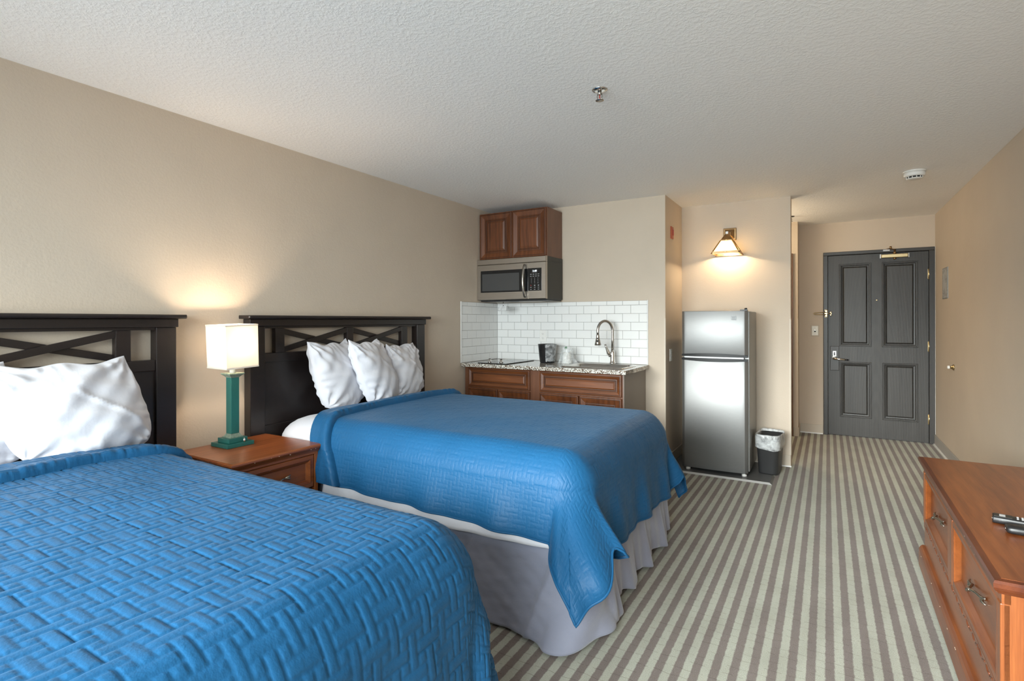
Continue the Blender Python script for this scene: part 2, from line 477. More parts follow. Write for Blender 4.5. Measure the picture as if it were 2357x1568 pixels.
class MB:
    """Collects geometry in world coordinates; build() links it as one mesh object."""
    def __init__(self):
        self.v = []; self.f = []; self.s = []
    def add(self, vs, fs, smooth=False):
        n = len(self.v)
        self.v.extend([tuple(p) for p in vs])
        self.f.extend([tuple(i + n for i in f) for f in fs])
        self.s.extend([smooth] * len(fs))
        return self
    def box(self, x0, x1, y0, y1, z0, z1):
        vs = [(x, y, z) for x in (x0, x1) for y in (y0, y1) for z in (z0, z1)]
        return self.add(vs, [(0, 1, 3, 2), (4, 6, 7, 5), (0, 4, 5, 1), (2, 3, 7, 6), (0, 2, 6, 4), (1, 5, 7, 3)])
    def cbox(self, c, s):
        return self.box(c[0] - s[0] / 2, c[0] + s[0] / 2, c[1] - s[1] / 2, c[1] + s[1] / 2, c[2] - s[2] / 2, c[2] + s[2] / 2)
    def bar(self, p, q, w, t, up=(1, 0, 0)):
        """rectangular bar from p to q: w across, t along `up`."""
        p, q, up = Vector(p), Vector(q), Vector(up).normalized()
        d = (q - p).normalized(); s = d.cross(up).normalized()
        vs = []
        for e in (p, q):
            for a, b in ((-1, -1), (1, -1), (1, 1), (-1, 1)):
                vs.append(e + s * (a * w / 2) + up * (b * t / 2))
        return self.add(vs, [(0, 3, 2, 1), (4, 5, 6, 7), (0, 1, 5, 4), (1, 2, 6, 5), (2, 3, 7, 6), (3, 0, 4, 7)])
    def tube(self, path, r, seg=12, cap=True, squash=None):
        path = [Vector(p) for p in path]
        rr = r if isinstance(r, (list, tuple)) else [r] * len(path)
        rings = []; up = Vector((0, 0, 1))
        t0 = (path[1] - path[0]).normalized()
        if abs(t0.dot(up)) > 0.9:
            up = Vector((1, 0, 0))
        nrm = (up - t0 * up.dot(t0)).normalized()
        for i, p in enumerate(path):
            a = path[max(0, i - 1)]; b = path[min(len(path) - 1, i + 1)]
            t = (b - a).normalized()
            nrm = (nrm - t * nrm.dot(t)).normalized()
            bn = t.cross(nrm)
            rings.append([p + (nrm * math.cos(k * 2 * math.pi / seg) + bn * math.sin(k * 2 * math.pi / seg)) * rr[i] for k in range(seg)])
        vs = [q for ring in rings for q in ring]
        fs = []
        for i in range(len(path) - 1):
            for k in range(seg):
                fs.append((i * seg + k, i * seg + (k + 1) % seg, (i + 1) * seg + (k + 1) % seg, (i + 1) * seg + k))
        self.add(vs, fs, True)
        if cap:
            n = len(self.v) - len(vs)
            self.f.append(tuple(n + k for k in reversed(range(seg)))); self.s.append(False)
            self.f.append(tuple(n + (len(path) - 1) * seg + k for k in range(seg))); self.s.append(False)
        return self
    def lathe(self, prof, c, axis='Z', seg=24, smooth=True):
        """prof = [(radius, height)], revolved about an axis through c."""
        vs = []; fs = []
        for r, h in prof:
            for k in range(seg):
                a = 2 * math.pi * k / seg
                p = (r * math.cos(a), r * math.sin(a), h)
                if axis == 'Y': p = (p[0], p[2], p[1])
                if axis == 'X': p = (p[2], p[0], p[1])
                vs.append((c[0] + p[0], c[1] + p[1], c[2] + p[2]))
        for i in range(len(prof) - 1):
            for k in range(seg):
                fs.append((i * seg + k, i * seg + (k + 1) % seg, (i + 1) * seg + (k + 1) % seg, (i + 1) * seg + k))
        self.add(vs, fs, smooth)
        n = len(self.v) - len(vs)
        if prof[0][0] > 1e-5:
            self.f.append(tuple(n + k for k in range(seg))); self.s.append(False)
        if prof[-1][0] > 1e-5:
            self.f.append(tuple(n + (len(prof) - 1) * seg + k for k in range(seg))); self.s.append(False)
        return self
    def rings(self, loops, smooth=False, cap0=True, cap1=True):
        """skin over a list of equal-length closed loops."""
        m = len(loops[0]); vs = [p for l in loops for p in l]; fs = []
        for i in range(len(loops) - 1):
            for k in range(m):
                fs.append((i * m + k, i * m + (k + 1) % m, (i + 1) * m + (k + 1) % m, (i + 1) * m + k))
        self.add(vs, fs, smooth)
        n = len(self.v) - len(vs)
        if cap0:
            self.f.append(tuple(n + k for k in reversed(range(m)))); self.s.append(False)
        if cap1:
            self.f.append(tuple(n + (len(loops) - 1) * m + k for k in range(m))); self.s.append(False)
        return self
    def panel(self, a0, a1, z0, z1, base, steps, face='-y', cap0=True, cap1=True):
        """nested rectangles: steps = [(inset, out)], out measured from plane `base` along the facing."""
        loops = []
        for ins, out in steps:
            r = [(a0 + ins, z0 + ins), (a1 - ins, z0 + ins), (a1 - ins, z1 - ins), (a0 + ins, z1 - ins)]
            if face == '-y': loops.append([(a, base - out, z) for a, z in r])
            elif face == '+x': loops.append([(base + out, a, z) for a, z in r])
            elif face == '-x': loops.append([(base - out, a, z) for a, z in reversed(r)])
        return self.rings(loops, cap0=cap0, cap1=cap1)
    def grid(self, P, smooth=True, wrap=False):
        """P: array (n, m, 3)."""
        n, m = P.shape[:2]
        vs = P.reshape(-1, 3).tolist(); fs = []
        for i in range(n - 1):
            for k in range(m if wrap else m - 1):
                k2 = (k + 1) % m
                fs.append((i * m + k, i * m + k2, (i + 1) * m + k2, (i + 1) * m + k))
        return self.add(vs, fs, smooth)
    def xf(self, mat):
        self.v = [tuple(mat @ Vector(p)) for p in self.v]
        return self
    def mesh(self, name, base, mat):
        me = bpy.data.meshes.new(name)
        me.from_pydata([(x - base[0], y - base[1], z - base[2]) for x, y, z in self.v], [], self.f)
        me.polygons.foreach_set('use_smooth', self.s)
        me.materials.append(mat)
        bm = bmesh.new(); bm.from_mesh(me)
        bmesh.ops.recalc_face_normals(bm, faces=bm.faces)
        bm.to_mesh(me); bm.free()
        me.update()
        return me
    def build(self, name, mat, parent=None, base=None, bev=0.0, seg=2):
        if parent is not None:
            b = BASE[parent]
        else:
            if base is None:
                vs = np.array(self.v)
                base = ((vs[:, 0].min() + vs[:, 0].max()) / 2, (vs[:, 1].min() + vs[:, 1].max()) / 2, vs[:, 2].min())
            b = Vector(base)
        me = self.mesh(name, b, mat)
        o = bpy.data.objects.new(name, me)
        COL.objects.link(o)
        if parent is not None:
            o.parent = parent
        else:
            o.location = b
        BASE[o] = Vector(b)
        if bev:
            md = o.modifiers.new('bevel', 'BEVEL')
            md.width = bev; md.segments = seg; md.limit_method = 'ANGLE'; md.angle_limit = math.radians(35)
        return o

def tag(o, label, cat, group=None):
    o['label'] = label; o['category'] = cat
    if group: o['group'] = group
    return o

def thing(name, base, label, cat, group=None):
    o = bpy.data.objects.new(name, None)
    o.empty_display_size = 0.1
    COL.objects.link(o)
    o.location = base
    BASE[o] = Vector(base)
    return tag(o, label, cat, group)

def struct(o, label=None):
    o['kind'] = 'structure'
    if label: o['label'] = label
    return o

def piece(name, mesh, loc, parent):
    """one of many alike pieces that share mesh data"""
    o = bpy.data.objects.new(name, mesh)
    COL.objects.link(o)
    o.parent = parent
    o.location = Vector(loc) - BASE[parent]
    BASE[o] = Vector(loc)
    return o

def text_part(txt, size, name, mat, parent, mat4):
    cu = bpy.data.curves.new(name, 'FONT')
    cu.body = txt; cu.size = size; cu.align_x = 'CENTER'; cu.align_y = 'CENTER'
    cu.extrude = 0.0003
    tmp = bpy.data.objects.new(name, cu)
    COL.objects.link(tmp)
    dg = bpy.context.evaluated_depsgraph_get()
    me = bpy.data.meshes.new_from_object(tmp.evaluated_get(dg))
    bpy.data.objects.remove(tmp)
    me.transform(Matrix.Translation(-BASE[parent]) @ mat4)
    me.materials.clear(); me.materials.append(mat)
    o = bpy.data.objects.new(name, me); COL.objects.link(o); o.parent = parent
    BASE[o] = BASE[parent]
    return o

def point_light(name, loc, power, col, radius, parent):
    d = bpy.data.lights.new(name, 'POINT')
    d.energy = power; d.color = col; d.shadow_soft_size = radius
    o = bpy.data.objects.new(name, d); COL.objects.link(o)
    o.parent = parent
    o.location = Vector(loc) - BASE[parent]
    return o

# ================================================================== THE SETTING
T = 0.14
floor = struct(MB().box(XL - T, XR + T, YW - T, YD + 0.3, -0.06, 0.0).build('floor', M['carpet'], base=(0, 0, 0)))
ceiling = struct(MB().box(XL - T, XR + T, YW - T, YD + 0.3, H, H + 0.06).build('ceiling', M['ceiling'], base=(0, 0, H)))
wall_left = struct(MB().box(XL - T, XL, YW - T, YK, 0, H).build('wall_left', M['wall']))
wall_right = struct(MB().box(XR, XR + T, YW - T, YD + 0.3, 0, H).build('wall_right', M['wall']))
wall_kitchen = struct(MB().box(XL - T, XK, YK, YN + 0.15, 0, H).build('wall_kitchen', M['wall']))
wall_nook = struct(MB().box(XK, XN, YN, YN + 0.15, 0, H).build('wall_nook', M['wall']))
wall_alcove = struct(MB().box(-1.75, -1.60, YN + 0.15, YD + 0.3, 0, H).build('wall_alcove', M['wall']))
wall_corner = struct(MB().box(-1.60, -0.287, YB, YD + 0.3, 0, H).build('wall_corner', M['wall']))
we = MB().box(-0.287, -0.040, YD, YD + 0.3, 0, H).box(-0.040, XR, YD, YD + 0.3, 2.098, H)
we.box(-0.040, XR, YD + 0.16, YD + 0.3, 0, 2.098)  # slab added behind the door to block light leaking round the leaf
wall_entry = struct(we.build('wall_entry', M['wall']))
ww = MB()
ww.box(XL, WX0, YW - T, YW, 0, H).box(WX1, XR, YW - T, YW, 0, H)
ww.box(WX0, WX1, YW - T, YW, 0, WZ0).box(WX0, WX1, YW - T, YW, WZ1, H)
wall_window = struct(ww.build('wall_window', M['wall']))

# window behind the camera (the room's daylight)
win = bpy.data.objects.new('window_1', None); COL.objects.link(win)
win.location = ((WX0 + WX1) / 2, YW - 0.07, WZ0); BASE[win] = Vector(win.location); struct(win)
fr = MB()
e = 0.05
fr.box(WX0, WX0 + e, YW - 0.09, YW - 0.04, WZ0, WZ1).box(WX1 - e, WX1, YW - 0.09, YW - 0.04, WZ0, WZ1)
fr.box(WX0, WX1, YW - 0.09, YW - 0.04, WZ0, WZ0 + e).box(WX0, WX1, YW - 0.09, YW - 0.04, WZ1 - e, WZ1)
xm = (WX0 + WX1) / 2
fr.box(xm - 0.03, xm + 0.03, YW - 0.09, YW - 0.04, WZ0, WZ1)
fr.build('window_frame', M['white_trim'], win)
for a, c in ((WX0 + e, xm - 0.03), (xm + 0.03, WX1 - e)):
    MB().box(a, c, YW - 0.068, YW - 0.062, WZ0 + e, WZ1 - e).build('pane', M['pane'], win)

# baseboards with a pale shoe line
def baseboard(name, segs, mat, h=0.105):
    m = MB()
    for x0, x1, y0, y1 in segs:
        m.box(x0, x1, y0, y1, 0, h)
    o = struct(m.build(name, mat, bev=0.002))
    return o
g = 0.001
baseboard('baseboard_right', [(XR - 0.012, XR - g, 1.0, YD - 0.03)], M['base_grey'])
baseboard('baseboard_nook', [(XK + 0.010, XN, YN - 0.010, YN - g)], M['base_tan'])
baseboard('baseboard_entry', [(-0.286, -0.045, YD - 0.010, YD - g)], M['base_tan'])
baseboard('baseboard_kitchen', [(-1.415, XK + 0.010, YK - 0.010, YK - g), (XK + g, XK + 0.010, YK - 0.010, YN - 0.012)], M['base_tan'])
baseboard('baseboard_left', [(XL + g, XL + 0.010, YW + 0.02, 4.10)], M['base_tan'])
baseboard('baseboard_corner', [(-0.333, -0.286, YB - 0.010, YB - g), (-0.286, -0.276, YB - 0.010, YD - 0.012)], M['base_tan'])
shoe = MB()
shoe.box(XR - 0.022, XR - 0.0125, 1.0, YD - 0.03, 0, 0.012)
struct(shoe.build('trim_1', M['white_trim']))
struct(MB().box(XK + 0.02, XN + 0.004, YN - 0.018, YN - 0.0105, 0, 0.012).build('trim_2', M['white_trim']))
struct(MB().box(-0.276, -0.045, YD - 0.018, YD - 0.0105, 0, 0.012).build('trim_3', M['white_trim']))
# plastic corner guards
def guard(name, x, y, sx, z0, z1, w=0.010):
    m = MB()
    m.box(x - w if sx > 0 else x, x if sx > 0 else x + w, y - 0.0025, y - 0.0005, z0, z1)
    m.box(x + 0.0005 if sx > 0 else x - 0.0025, x + 0.0025 if sx > 0 else x - 0.0005, y - 0.0025, y + w, z0, z1)
    struct(m.build(name, M['guard']))
guard('trim_4', XK, YK, 1, 0.108, 1.34)
guard('trim_5', XN, YN, 1, 0.108, 1.33)
guard('trim_6', -0.287, YB, 1, 0.108, 1.34)

# brown door inside the alcove (only its edge shows)
d2 = bpy.data.objects.new('door_2', None); COL.objects.link(d2)
d2.location = (-0.75, YB - 0.01, 0); BASE[d2] = Vector(d2.location); struct(d2)
MB().panel(-1.15, -0.385, 0.006, 2.03, YB - 0.002, [(0, 0), (0, 0.022), (0.10, 0.022), (0.12, 0.012)]).build('leaf', M['brown_door'], d2)
MB().box(-0.383, -0.335, YB - 0.028, YB - 0.001, 0, 2.08).box(-1.20, -1.152, YB - 0.028, YB - 0.001, 0, 2.08).box(-1.152, -0.383, YB - 0.028, YB - 0.001, 2.034, 2.08).build('door_frame', M['brown_door'], d2)
MB().lathe([(0.006, 0.0), (0.006, -0.04), (0.022, -0.045), (0.026, -0.06), (0.012, -0.075)], (-0.44, YB - 0.026, 0.95), 'Y', 16).build('knob', M['brass'], d2)

# ------------------------------------------------------------------ entrance door
door = bpy.data.objects.new('door_1', None); COL.objects.link(door)
door.location = (0.47, YD, 0); BASE[door] = Vector(door.location); struct(door)
FX0, FX1, FZ = -0.038, 0.983, 2.100
LX0, LX1, LZ0, LZ1 = 0.010, 0.931, 0.008, 2.058
yf = YD - 0.016
fm = MB()
fm.box(FX0, LX0 - 0.003, yf, YD + 0.10, 0, FZ - 0.038).box(LX1 + 0.003, FX1, yf, YD + 0.10, 0, FZ - 0.038).box(FX0, FX1, yf, YD + 0.10, FZ - 0.038, FZ)
fm.build('door_frame', M['door_frame'], door, bev=0.004)
fm = MB()
fm.box(FX0 + 0.028, FX0 + 0.034, yf - 0.004, yf, 0, FZ - 0.03).box(FX1 - 0.034, FX1 - 0.028, yf - 0.004, yf, 0, FZ - 0.03).box(FX0 + 0.028, FX1 - 0.028, yf - 0.004, yf, FZ - 0.034, FZ - 0.028)
fm.build('frame_bead', M['door_frame'], door)
yl = YD + 0.010          # face of the leaf
lm = MB().box(LX0, LX1, yl + 0.024, yl + 0.050, LZ0, LZ1)
panels = [(0.118, 0.424, 1.022, 1.962), (0.522, 0.842, 1.022, 1.962), (0.122, 0.426, 0.215, 0.846), (0.526, 0.840, 0.215, 0.846)]
# stiles and rails leave the four openings free
for x0, x1, z0, z1 in [(LX0, 0.118, LZ0, LZ1), (0.842, LX1, LZ0, LZ1), (0.118, 0.842, 1.962, LZ1), (0.118, 0.842, 0.846, 1.022), (0.118, 0.842, LZ0, 0.215), (0.426, 0.522, 0.215, 0.846), (0.424, 0.522, 1.022, 1.962),
                        (0.118, 0.122, 0.215, 0.846), (0.840, 0.842, 0.215, 0.846), (0.522, 0.526, 0.215, 0.846)]:
    lm.box(x0, x1, yl, yl + 0.0245, z0, z1)
leaf = lm.build('leaf', M['door'], door)
for x0, x1, z0, z1 in panels:
    MB().panel(x0 + 0.0005, x1 - 0.0005, z0 + 0.0005, z1 - 0.0005, yl + 0.024,
               [(0, 0), (0, 0.0265), (0.003, 0.031), (0.010, 0.031), (0.013, 0.024), (0.019, 0.0235), (0.024, 0.004), (0.036, 0.002), (0.046, 0.013), (0.050, 0.014)]).build('raised_panel', M['door'], door)
for zc in (1.812, 1.037, 0.259):
    h = MB().tube([(LX1 + 0.003, yl - 0.012, zc - 0.057), (LX1 + 0.003, yl - 0.012, zc + 0.057)], 0.0075, 10)
    h.box(LX1 - 0.008, LX1 + 0.014, yl - 0.010, yl - 0.006, zc - 0.052, zc + 0.052)
    h.build('hinge', M['brass'], door)
pl = MB().panel(0.029, 0.116, 0.742, 1.022, yl - 0.0005, [(0, 0), (0, 0.004), (0.004, 0.006)]).build('lock_plate', M['door_frame'], door)
MB().box(0.055, 0.088, yl - 0.011, yl - 0.007, 0.905, 0.965).build('thumb_turn_plate', M['nickel'], pl)
MB().box(0.064, 0.078, yl - 0.018, yl - 0.0115, 0.915, 0.955).build('thumb_turn', M['black'], pl)
lv = MB().lathe([(0.022, 0), (0.022, -0.010), (0.016, -0.014)], (0.066, yl - 0.007, 0.888), 'Y', 18)
lv.tube([(0.062, yl - 0.020, 0.889), (0.066, yl - 0.050, 0.886), (0.085, yl - 0.060, 0.880), (0.125, yl - 0.062, 0.876), (0.170, yl - 0.060, 0.872)], [0.012, 0.013, 0.013, 0.011, 0.010], 12)
lo_ = lv.build('lever_handle', M['chrome'], door)
MB().tube([(0.1705, yl - 0.060, 0.872), (0.204, yl - 0.058, 0.870)], 0.0095, 10).build('lever_tip', M['black'], lo_)
MB().lathe([(0.008, 0), (0.008, -0.004), (0.004, -0.005)], (0.473, yl - 0.0005, 1.542), 'Y', 14).build('peephole', M['brass'], door)
cl = MB().panel(0.512, 0.752, 2.002, 2.042, yl - 0.0005, [(0, 0), (0, 0.046), (0.005, 0.052)]).build('door_closer', M['brass'], door)
MB().box(0.500, 0.511, yl - 0.046, yl - 0.002, 2.000, 2.044).box(0.753, 0.762, yl - 0.046, yl - 0.002, 2.000, 2.044).build('end_cap', M['nickel'], cl)
MB().lathe([(0.014, 0.0), (0.016, 0.012), (0.010, 0.022), (0.010, 0.040), (0.006, 0.042)], (0.635, yl - 0.026, 2.043), 'Z', 14).lathe([(0.004, -0.018), (0.014, -0.012), (0.016, 0.0)], (0.635, yl - 0.026, 2.001), 'Z', 14).build('spindle', M['bronze'], cl)
arm = MB().bar((0.640, yl - 0.030, 2.088), (0.590, yl - 0.13, 2.090), 0.018, 0.006, (0, 0, 1)).bar((0.590, yl - 0.128, 2.097), (0.560, yf - 0.004, 2.097), 0.016, 0.006, (0, 0, 1))
arm.lathe([(0.010, 0.0), (0.010, 0.030)], (0.590, yl - 0.128, 2.088), 'Z', 12)
arm.build('closer_arm', M['bronze'], cl)
MB().box(0.530, 0.590, yf - 0.014, yf - 0.0045, 2.078, 2.094).build('arm_bracket', M['nickel'], cl)
# swing-bar latch on the frame and its ball catch on the leaf
lt = MB()
lt.box(-0.024, 0.000, yf - 0.012, yf - 0.0045, 1.355, 1.440)
for z in (1.372, 1.423):
    lt.lathe([(0.017, 0), (0.017, -0.009), (0.010, -0.012)], (-0.010, yf - 0.0045, z), 'Y', 14)
sb = lt.build('latch_base', M['brass'], door)
MB().tube([(-0.010, yf - 0.018, 1.408), (-0.07, yf - 0.032, 1.410), (-0.128, yf - 0.042, 1.403), (-0.138, yf - 0.044, 1.395), (-0.128, yf - 0.042, 1.388), (-0.07, yf - 0.032, 1.384), (-0.010, yf - 0.018, 1.386)], 0.0045, 8).build('swing_bar', M['brass'], door)
ct = MB()
for z in (1.380, 1.410):
    ct.lathe([(0.013, 0), (0.013, -0.006), (0.006, -0.010)], (0.034, yl - 0.0005, z), 'Y', 12)
ct.box(0.026, 0.042, yl - 0.007, yl - 0.0006, 1.378, 1.412)
ct.tube([(0.034, yl - 0.006, 1.395), (0.006, yl - 0.034, 1.396)], 0.005, 8)
ct.build('ball_catch', M['brass'], door)
struct(MB().box(FX1 + 0.0003, XR - 0.0005, yf + 0.002, YD - 0.0005, 0.106, 2.1).build('trim_7', M['white_trim']))

# ------------------------------------------------------------------ subway tiles (pieces of the two kitchen walls)
TW, TH, GR = 0.1520, 0.0762, 0.0030
rows = [(1.463, 1.503)] + [(1.463 - (i + 1) * 0.0787, 1.463 - i * 0.0787) for i in range(7)]
rows[-1] = (0.9195, rows[-1][1])
XTR = -1.398; YTL = 4.117
gb = MB().box(XL + 0.0005, XTR, YK - 0.0098, YK - 0.0005, 0.9195, 1.503).build('grout', M['grout'], wall_kitchen)
gl = MB().box(XL + 0.0005, XL + 0.0098, YTL, YK - 0.0105, 0.9195, 1.503).build('grout', M['grout'], wall_left)
tile_mesh = {}
def tile(parent, a0, a1, z0, z1, plane):
    w, h = round(a1 - a0 - GR, 4), round(z1 - z0 - GR, 4)
    if w < 0.006 or h < 0.006: return
    key = (w, h, plane)
    if key not in tile_mesh:
        b = 0.0015
        mm = MB()
        if plane == 'k':
            mm.panel(-w / 2, w / 2, -h / 2, h / 2, 0, [(0, 0), (0, 0.0045), (b, 0.006)], '-y', cap0=False)
        else:
            mm.panel(-w / 2, w / 2, -h / 2, h / 2, 0, [(0, 0), (0, 0.0045), (b, 0.006)], '+x', cap0=False)
        tile_mesh[key] = mm.mesh('tile', (0, 0, 0), M['tile'])
    c, zc = (a0 + a1) / 2, (z0 + z1) / 2
    j = rng.uniform(-0.0004, 0.0004)
    if plane == 'k':
        piece('tile', tile_mesh[key], (c, YK - 0.0050 + j, zc), parent)
    else:
        piece('tile', tile_mesh[key], (XL + 0.0050 + j, c, zc), parent)
P_ = TW + GR
for ri, (z0, z1) in enumerate(rows):
    full_first = (ri % 2 == 1)
    a = XTR
    b_ = a - (P_ if full_first else P_ / 2)
    while a > XL + 0.013:
        lo = max(b_, XL + 0.0115)
        tile(wall_kitchen, lo, a, z0, z1, 'k')
        a = b_; b_ = a - P_
    a = YK - 0.0115
    b_ = a - (P_ - 0.004 if full_first else P_ / 2)
    while a > YTL + 0.012:
        lo = max(b_, YTL + 0.010)
        tile(wall_left, lo, a, z0, z1, 'l')
        a = b_; b_ = a - P_
MB().box(XL + 0.0058, XL + 0.0125, YTL - 0.004, YTL + 0.009, 0.9195, 1.506).build('tile_edge_trim', M['white_trim'], wall_left)
MB().box(XTR + 0.0005, XTR + 0.006, YK - 0.0115, YK - 0.0008, 0.9195, 1.507).build('tile_edge_trim', M['white_trim'], wall_kitchen)

# ================================================================== HEADBOARDS
def headboard(y0, label):
    t = thing('headboard', (XL + 0.04, y0 + 0.794, 0), label, 'headboard', 'dark wooden headboards with crossed bars')
    m = M['espresso']
    W = 1.588
    fx = -2.942; bx_ = XL + 0.013
    y = lambda v: y0 + v
    MB().panel(y(-0.035), y(W + 0.035), 1.334, 1.356, bx_, [(0, 0), (0, fx + 0.042 - bx_), (0.006, fx + 0.050 - bx_)], '+x').build('cap', m, t, bev=0.004)
    MB().box(bx_, fx + 0.014, y(-0.006), y(W + 0.006), 1.290, 1.3335).build('top_rail', m, t, bev=0.003)
    MB().box(bx_ + 0.02, fx - 0.006, y(0.098), y(W - 0.098), 1.276, 1.2895).build('bead_rail', m, t)
    for a, b in ((0, 0.097), (W - 0.097, W)):
        MB().box(bx_, fx + 0.004, y(a), y(b), 0.0, 1.2895).build('post', m, t, bev=0.003)
    MB().box(bx_ + 0.015, fx - 0.004, y(0.0975), y(W - 0.0975), 1.068, 1.124).build('middle_rail', m, t, bev=0.003)
    MB().box(bx_ + 0.020, fx - 0.014, y(0.0975), y(W - 0.0975), 0.684, 1.0675).build('panel', m, t)
    MB().box(bx_ + 0.015, fx - 0.006, y(0.0975), y(W - 0.0975), 0.36, 0.6835).build('lower_rail', m, t, bev=0.003)
    for a, b in ((0.174, 0.238), (0.747, 0.805), (1.314, 1.380)):
        MB().box(bx_ + 0.015, fx - 0.004, y(a), y(b), 1.1245, 1.2755).build('stile', m, t, bev=0.002)
    for a, b in ((0.239, 0.746), (0.806, 1.313)):
        h = 0.024
        for s, off in ((1, 0.0), (-1, -0.020)):
            z0, z1 = (1.1265 + h * 0.75, 1.2735 - h * 0.75)
            p = (fx - 0.014 + off, y(a - 0.02), z0 - 0.006 if s > 0 else z1 + 0.006); q = (fx - 0.014 + off, y(b + 0.02), z1 + 0.006 if s > 0 else z0 - 0.006)
            bm_ = MB().bar(p, q, 0.043, 0.018, (1, 0, 0))
            # trim the bar ends against the frame
            bm_.v = [(px, min(max(py, y(a)), y(b)), min(max(pz, 1.1248), 1.2755)) for px, py, pz in bm_.v]
            bm_.build('cross_bar', m, t, bev=0.0015)
    return t
headboard(-0.083, 'dark wooden headboard with crossed bars at the near bed, left of the lamp')
headboard(1.920, 'dark wooden headboard with crossed bars behind three upright pillows')

# ================================================================== BEDS
def smooth01(x):
    x = np.clip(x, 0, 1); return x * x * (3 - 2 * x)

def np_noise(X, Y, s, seed=0.0):
    """cheap smooth noise from summed sines"""
    return (np.sin(X * s * 1.0 + 1.7 + seed) * np.cos(Y * s * 1.3 + 0.4 - seed) + 0.6 * np.sin(X * s * 2.1 - Y * s * 1.7 + 2.2 * seed + 0.9)
            + 0.4 * np.cos(X * s * 0.6 + Y * s * 2.9 + 1.1 * seed)) / 2.0

class Bed:
    def __init__(s, y0, y1, xh, xf, top, R=0.075, crown=0.014, run=0.5):
        s.crown, s.run = crown, run
        s.y0, s.y1, s.xh, s.xf, s.top, s.R = y0, y1, xh, xf, top, R
    def edge(s, d):
        R = s.R; q = math.pi * R / 2
        a = np.clip(d, 0, q) / R
        hz = np.where(d <= 0, 0, R * np.sin(a)); dr = np.where(d <= 0, 0, R * (1 - np.cos(a)) + np.maximum(d - q, 0))
        return hz, dr
    def drape(s, X, Y, off=0.0, fold=0.30, th0=0.9, flare=0.05, wave=0.012, seed=0.0, plateau=0.0):
        """X, Y: flat cloth coordinates (metres); returns draped points."""
        R = s.R
        ax = np.maximum(X - (s.xf - R), 0)
        ayn = np.maximum((s.y0 + R) - Y, 0)
        ayf = np.maximum(Y - (s.y1 - R), 0)
        ay = ayn + ayf; sg = np.where(ayf > 0, 1.0, -1.0)
        r = np.sqrt(ax ** 2 + ay ** 2)
        th = np.arctan2(ay, np.maximum(ax, 1e-9))
        corner = (ax > 0) & (ay > 0)
        if plateau:
            # the loose corner swings towards the long side and stands away from the bed as one broad fold
            t2 = (th / (math.pi / 2)) ** 0.5
            k = 1 - 0.36 * np.exp(-((t2 - 0.30) / 0.15) ** 2) - 0.10 * np.exp(-((t2 - 0.68) / 0.15) ** 2)
            r = np.where(corner, np.where(r > 0.2, 0.2 + (r - 0.2) * k, r), r)
            th = np.where(corner, t2 * math.pi / 2, th)
        else:
            r = np.where(corner & (r > 0.42), 0.42 + (r - 0.42) * (1 - 0.55 * np.sin(2 * th) ** 2), r)
        hz, dr = s.edge(r)
        dx = np.where(r > 0, np.cos(th), 0); dy = np.where(r > 0, np.sin(th), 0) * sg
        hang = np.maximum(dr - R, 0)
        if plateau:
            bulge = np.where(corner, plateau * np.where(sg > 0, 0.5, 1.0) * smooth01(hang / 0.30) * smooth01((th - 0.10) / 0.28) * smooth01((1.50 - th) / 0.28) * (1 + 0.10 * np.sin(th * 9)), 0)
        else:
            bulge = np.where(corner, fold * np.exp(-((th - th0) / 0.30) ** 2) * hang, 0)
        flare = np.where(corner, 0.10 + (flare - 0.10) * np.sin(th) ** 2, np.where(ax > 0, 0.10, flare))
        along = np.where(ax > ay, Y, X)
        wv = wave * np.sin(along * 17 + 2.0 + seed) * smooth01(hang / 0.25) + 0.6 * wave * np.sin(along * 31 + 1.0 + seed) * smooth01(hang / 0.3)
        hz = hz + bulge + flare * hang + wv
        bx = np.minimum(X, s.xf - R); by = np.clip(Y, s.y0 + R, s.y1 - R)
        px = bx + dx * hz; py = by + dy * hz
        wmid = 1 - ((Y - (s.y0 + s.y1) / 2) / ((s.y1 - s.y0) / 2)) ** 2
        cr = s.crown * np.clip(wmid, 0, 1) ** 0.7 * np.clip((s.xf - X) / s.run, 0, 1) + 0.004 * np_noise(X, Y, 4.5, seed) * np.clip(1 - r / 0.1, 0, 1)
        pz = s.top + off + cr - dr
        # thickness offset: outward on the hanging parts
        k = smooth01(dr / R)
        px = px + dx * off * k; py = py + dy * off * k; pz = pz - off * k
        return np.stack([px, py, np.maximum(pz, 0.012 + 0 * pz)], -1)

def grid_normals(P):
    du = np.gradient(P, axis=0); dv = np.gradient(P, axis=1)
    n = np.cross(du, dv); l = np.linalg.norm(n, axis=-1, keepdims=True)
    return n / np.maximum(l, 1e-9)

def stitched(U, V, w, soft=0.34):
    """puffed cells of an over-under weave: bars of three by one with single squares between; 0 on the seams, 1 inside"""
    u = U / w; v = V / w
    i = np.floor(u); j = np.floor(v); fu = u - i; fv = v - j
    par = lambda a, b: np.mod(np.floor((a + b) / 2), 2)
    ie = np.mod(i, 2) == 0; je = np.mod(j, 2) == 0
    hc = ie & je & (par(i, j) == 0); vc = ie & je & (par(i, j) == 1)
    jl = hc | (~ie & je & (par(i - 1, j) == 0)); jr = hc | (~ie & je & (par(i + 1, j) == 0))
    jd = vc | (ie & ~je & (par(i, j - 1) == 1)); ju = vc | (ie & ~je & (par(i, j + 1) == 1))
    d = np.minimum(np.minimum(np.where(jl, 9, fu), np.where(jr, 9, 1 - fu)), np.minimum(np.where(jd, 9, fv), np.where(ju, 9, 1 - fv)))
    return smooth01(0.5 + 0.5 * np.sqrt(np.clip(d / soft, 0, 1))) * 2 - 1

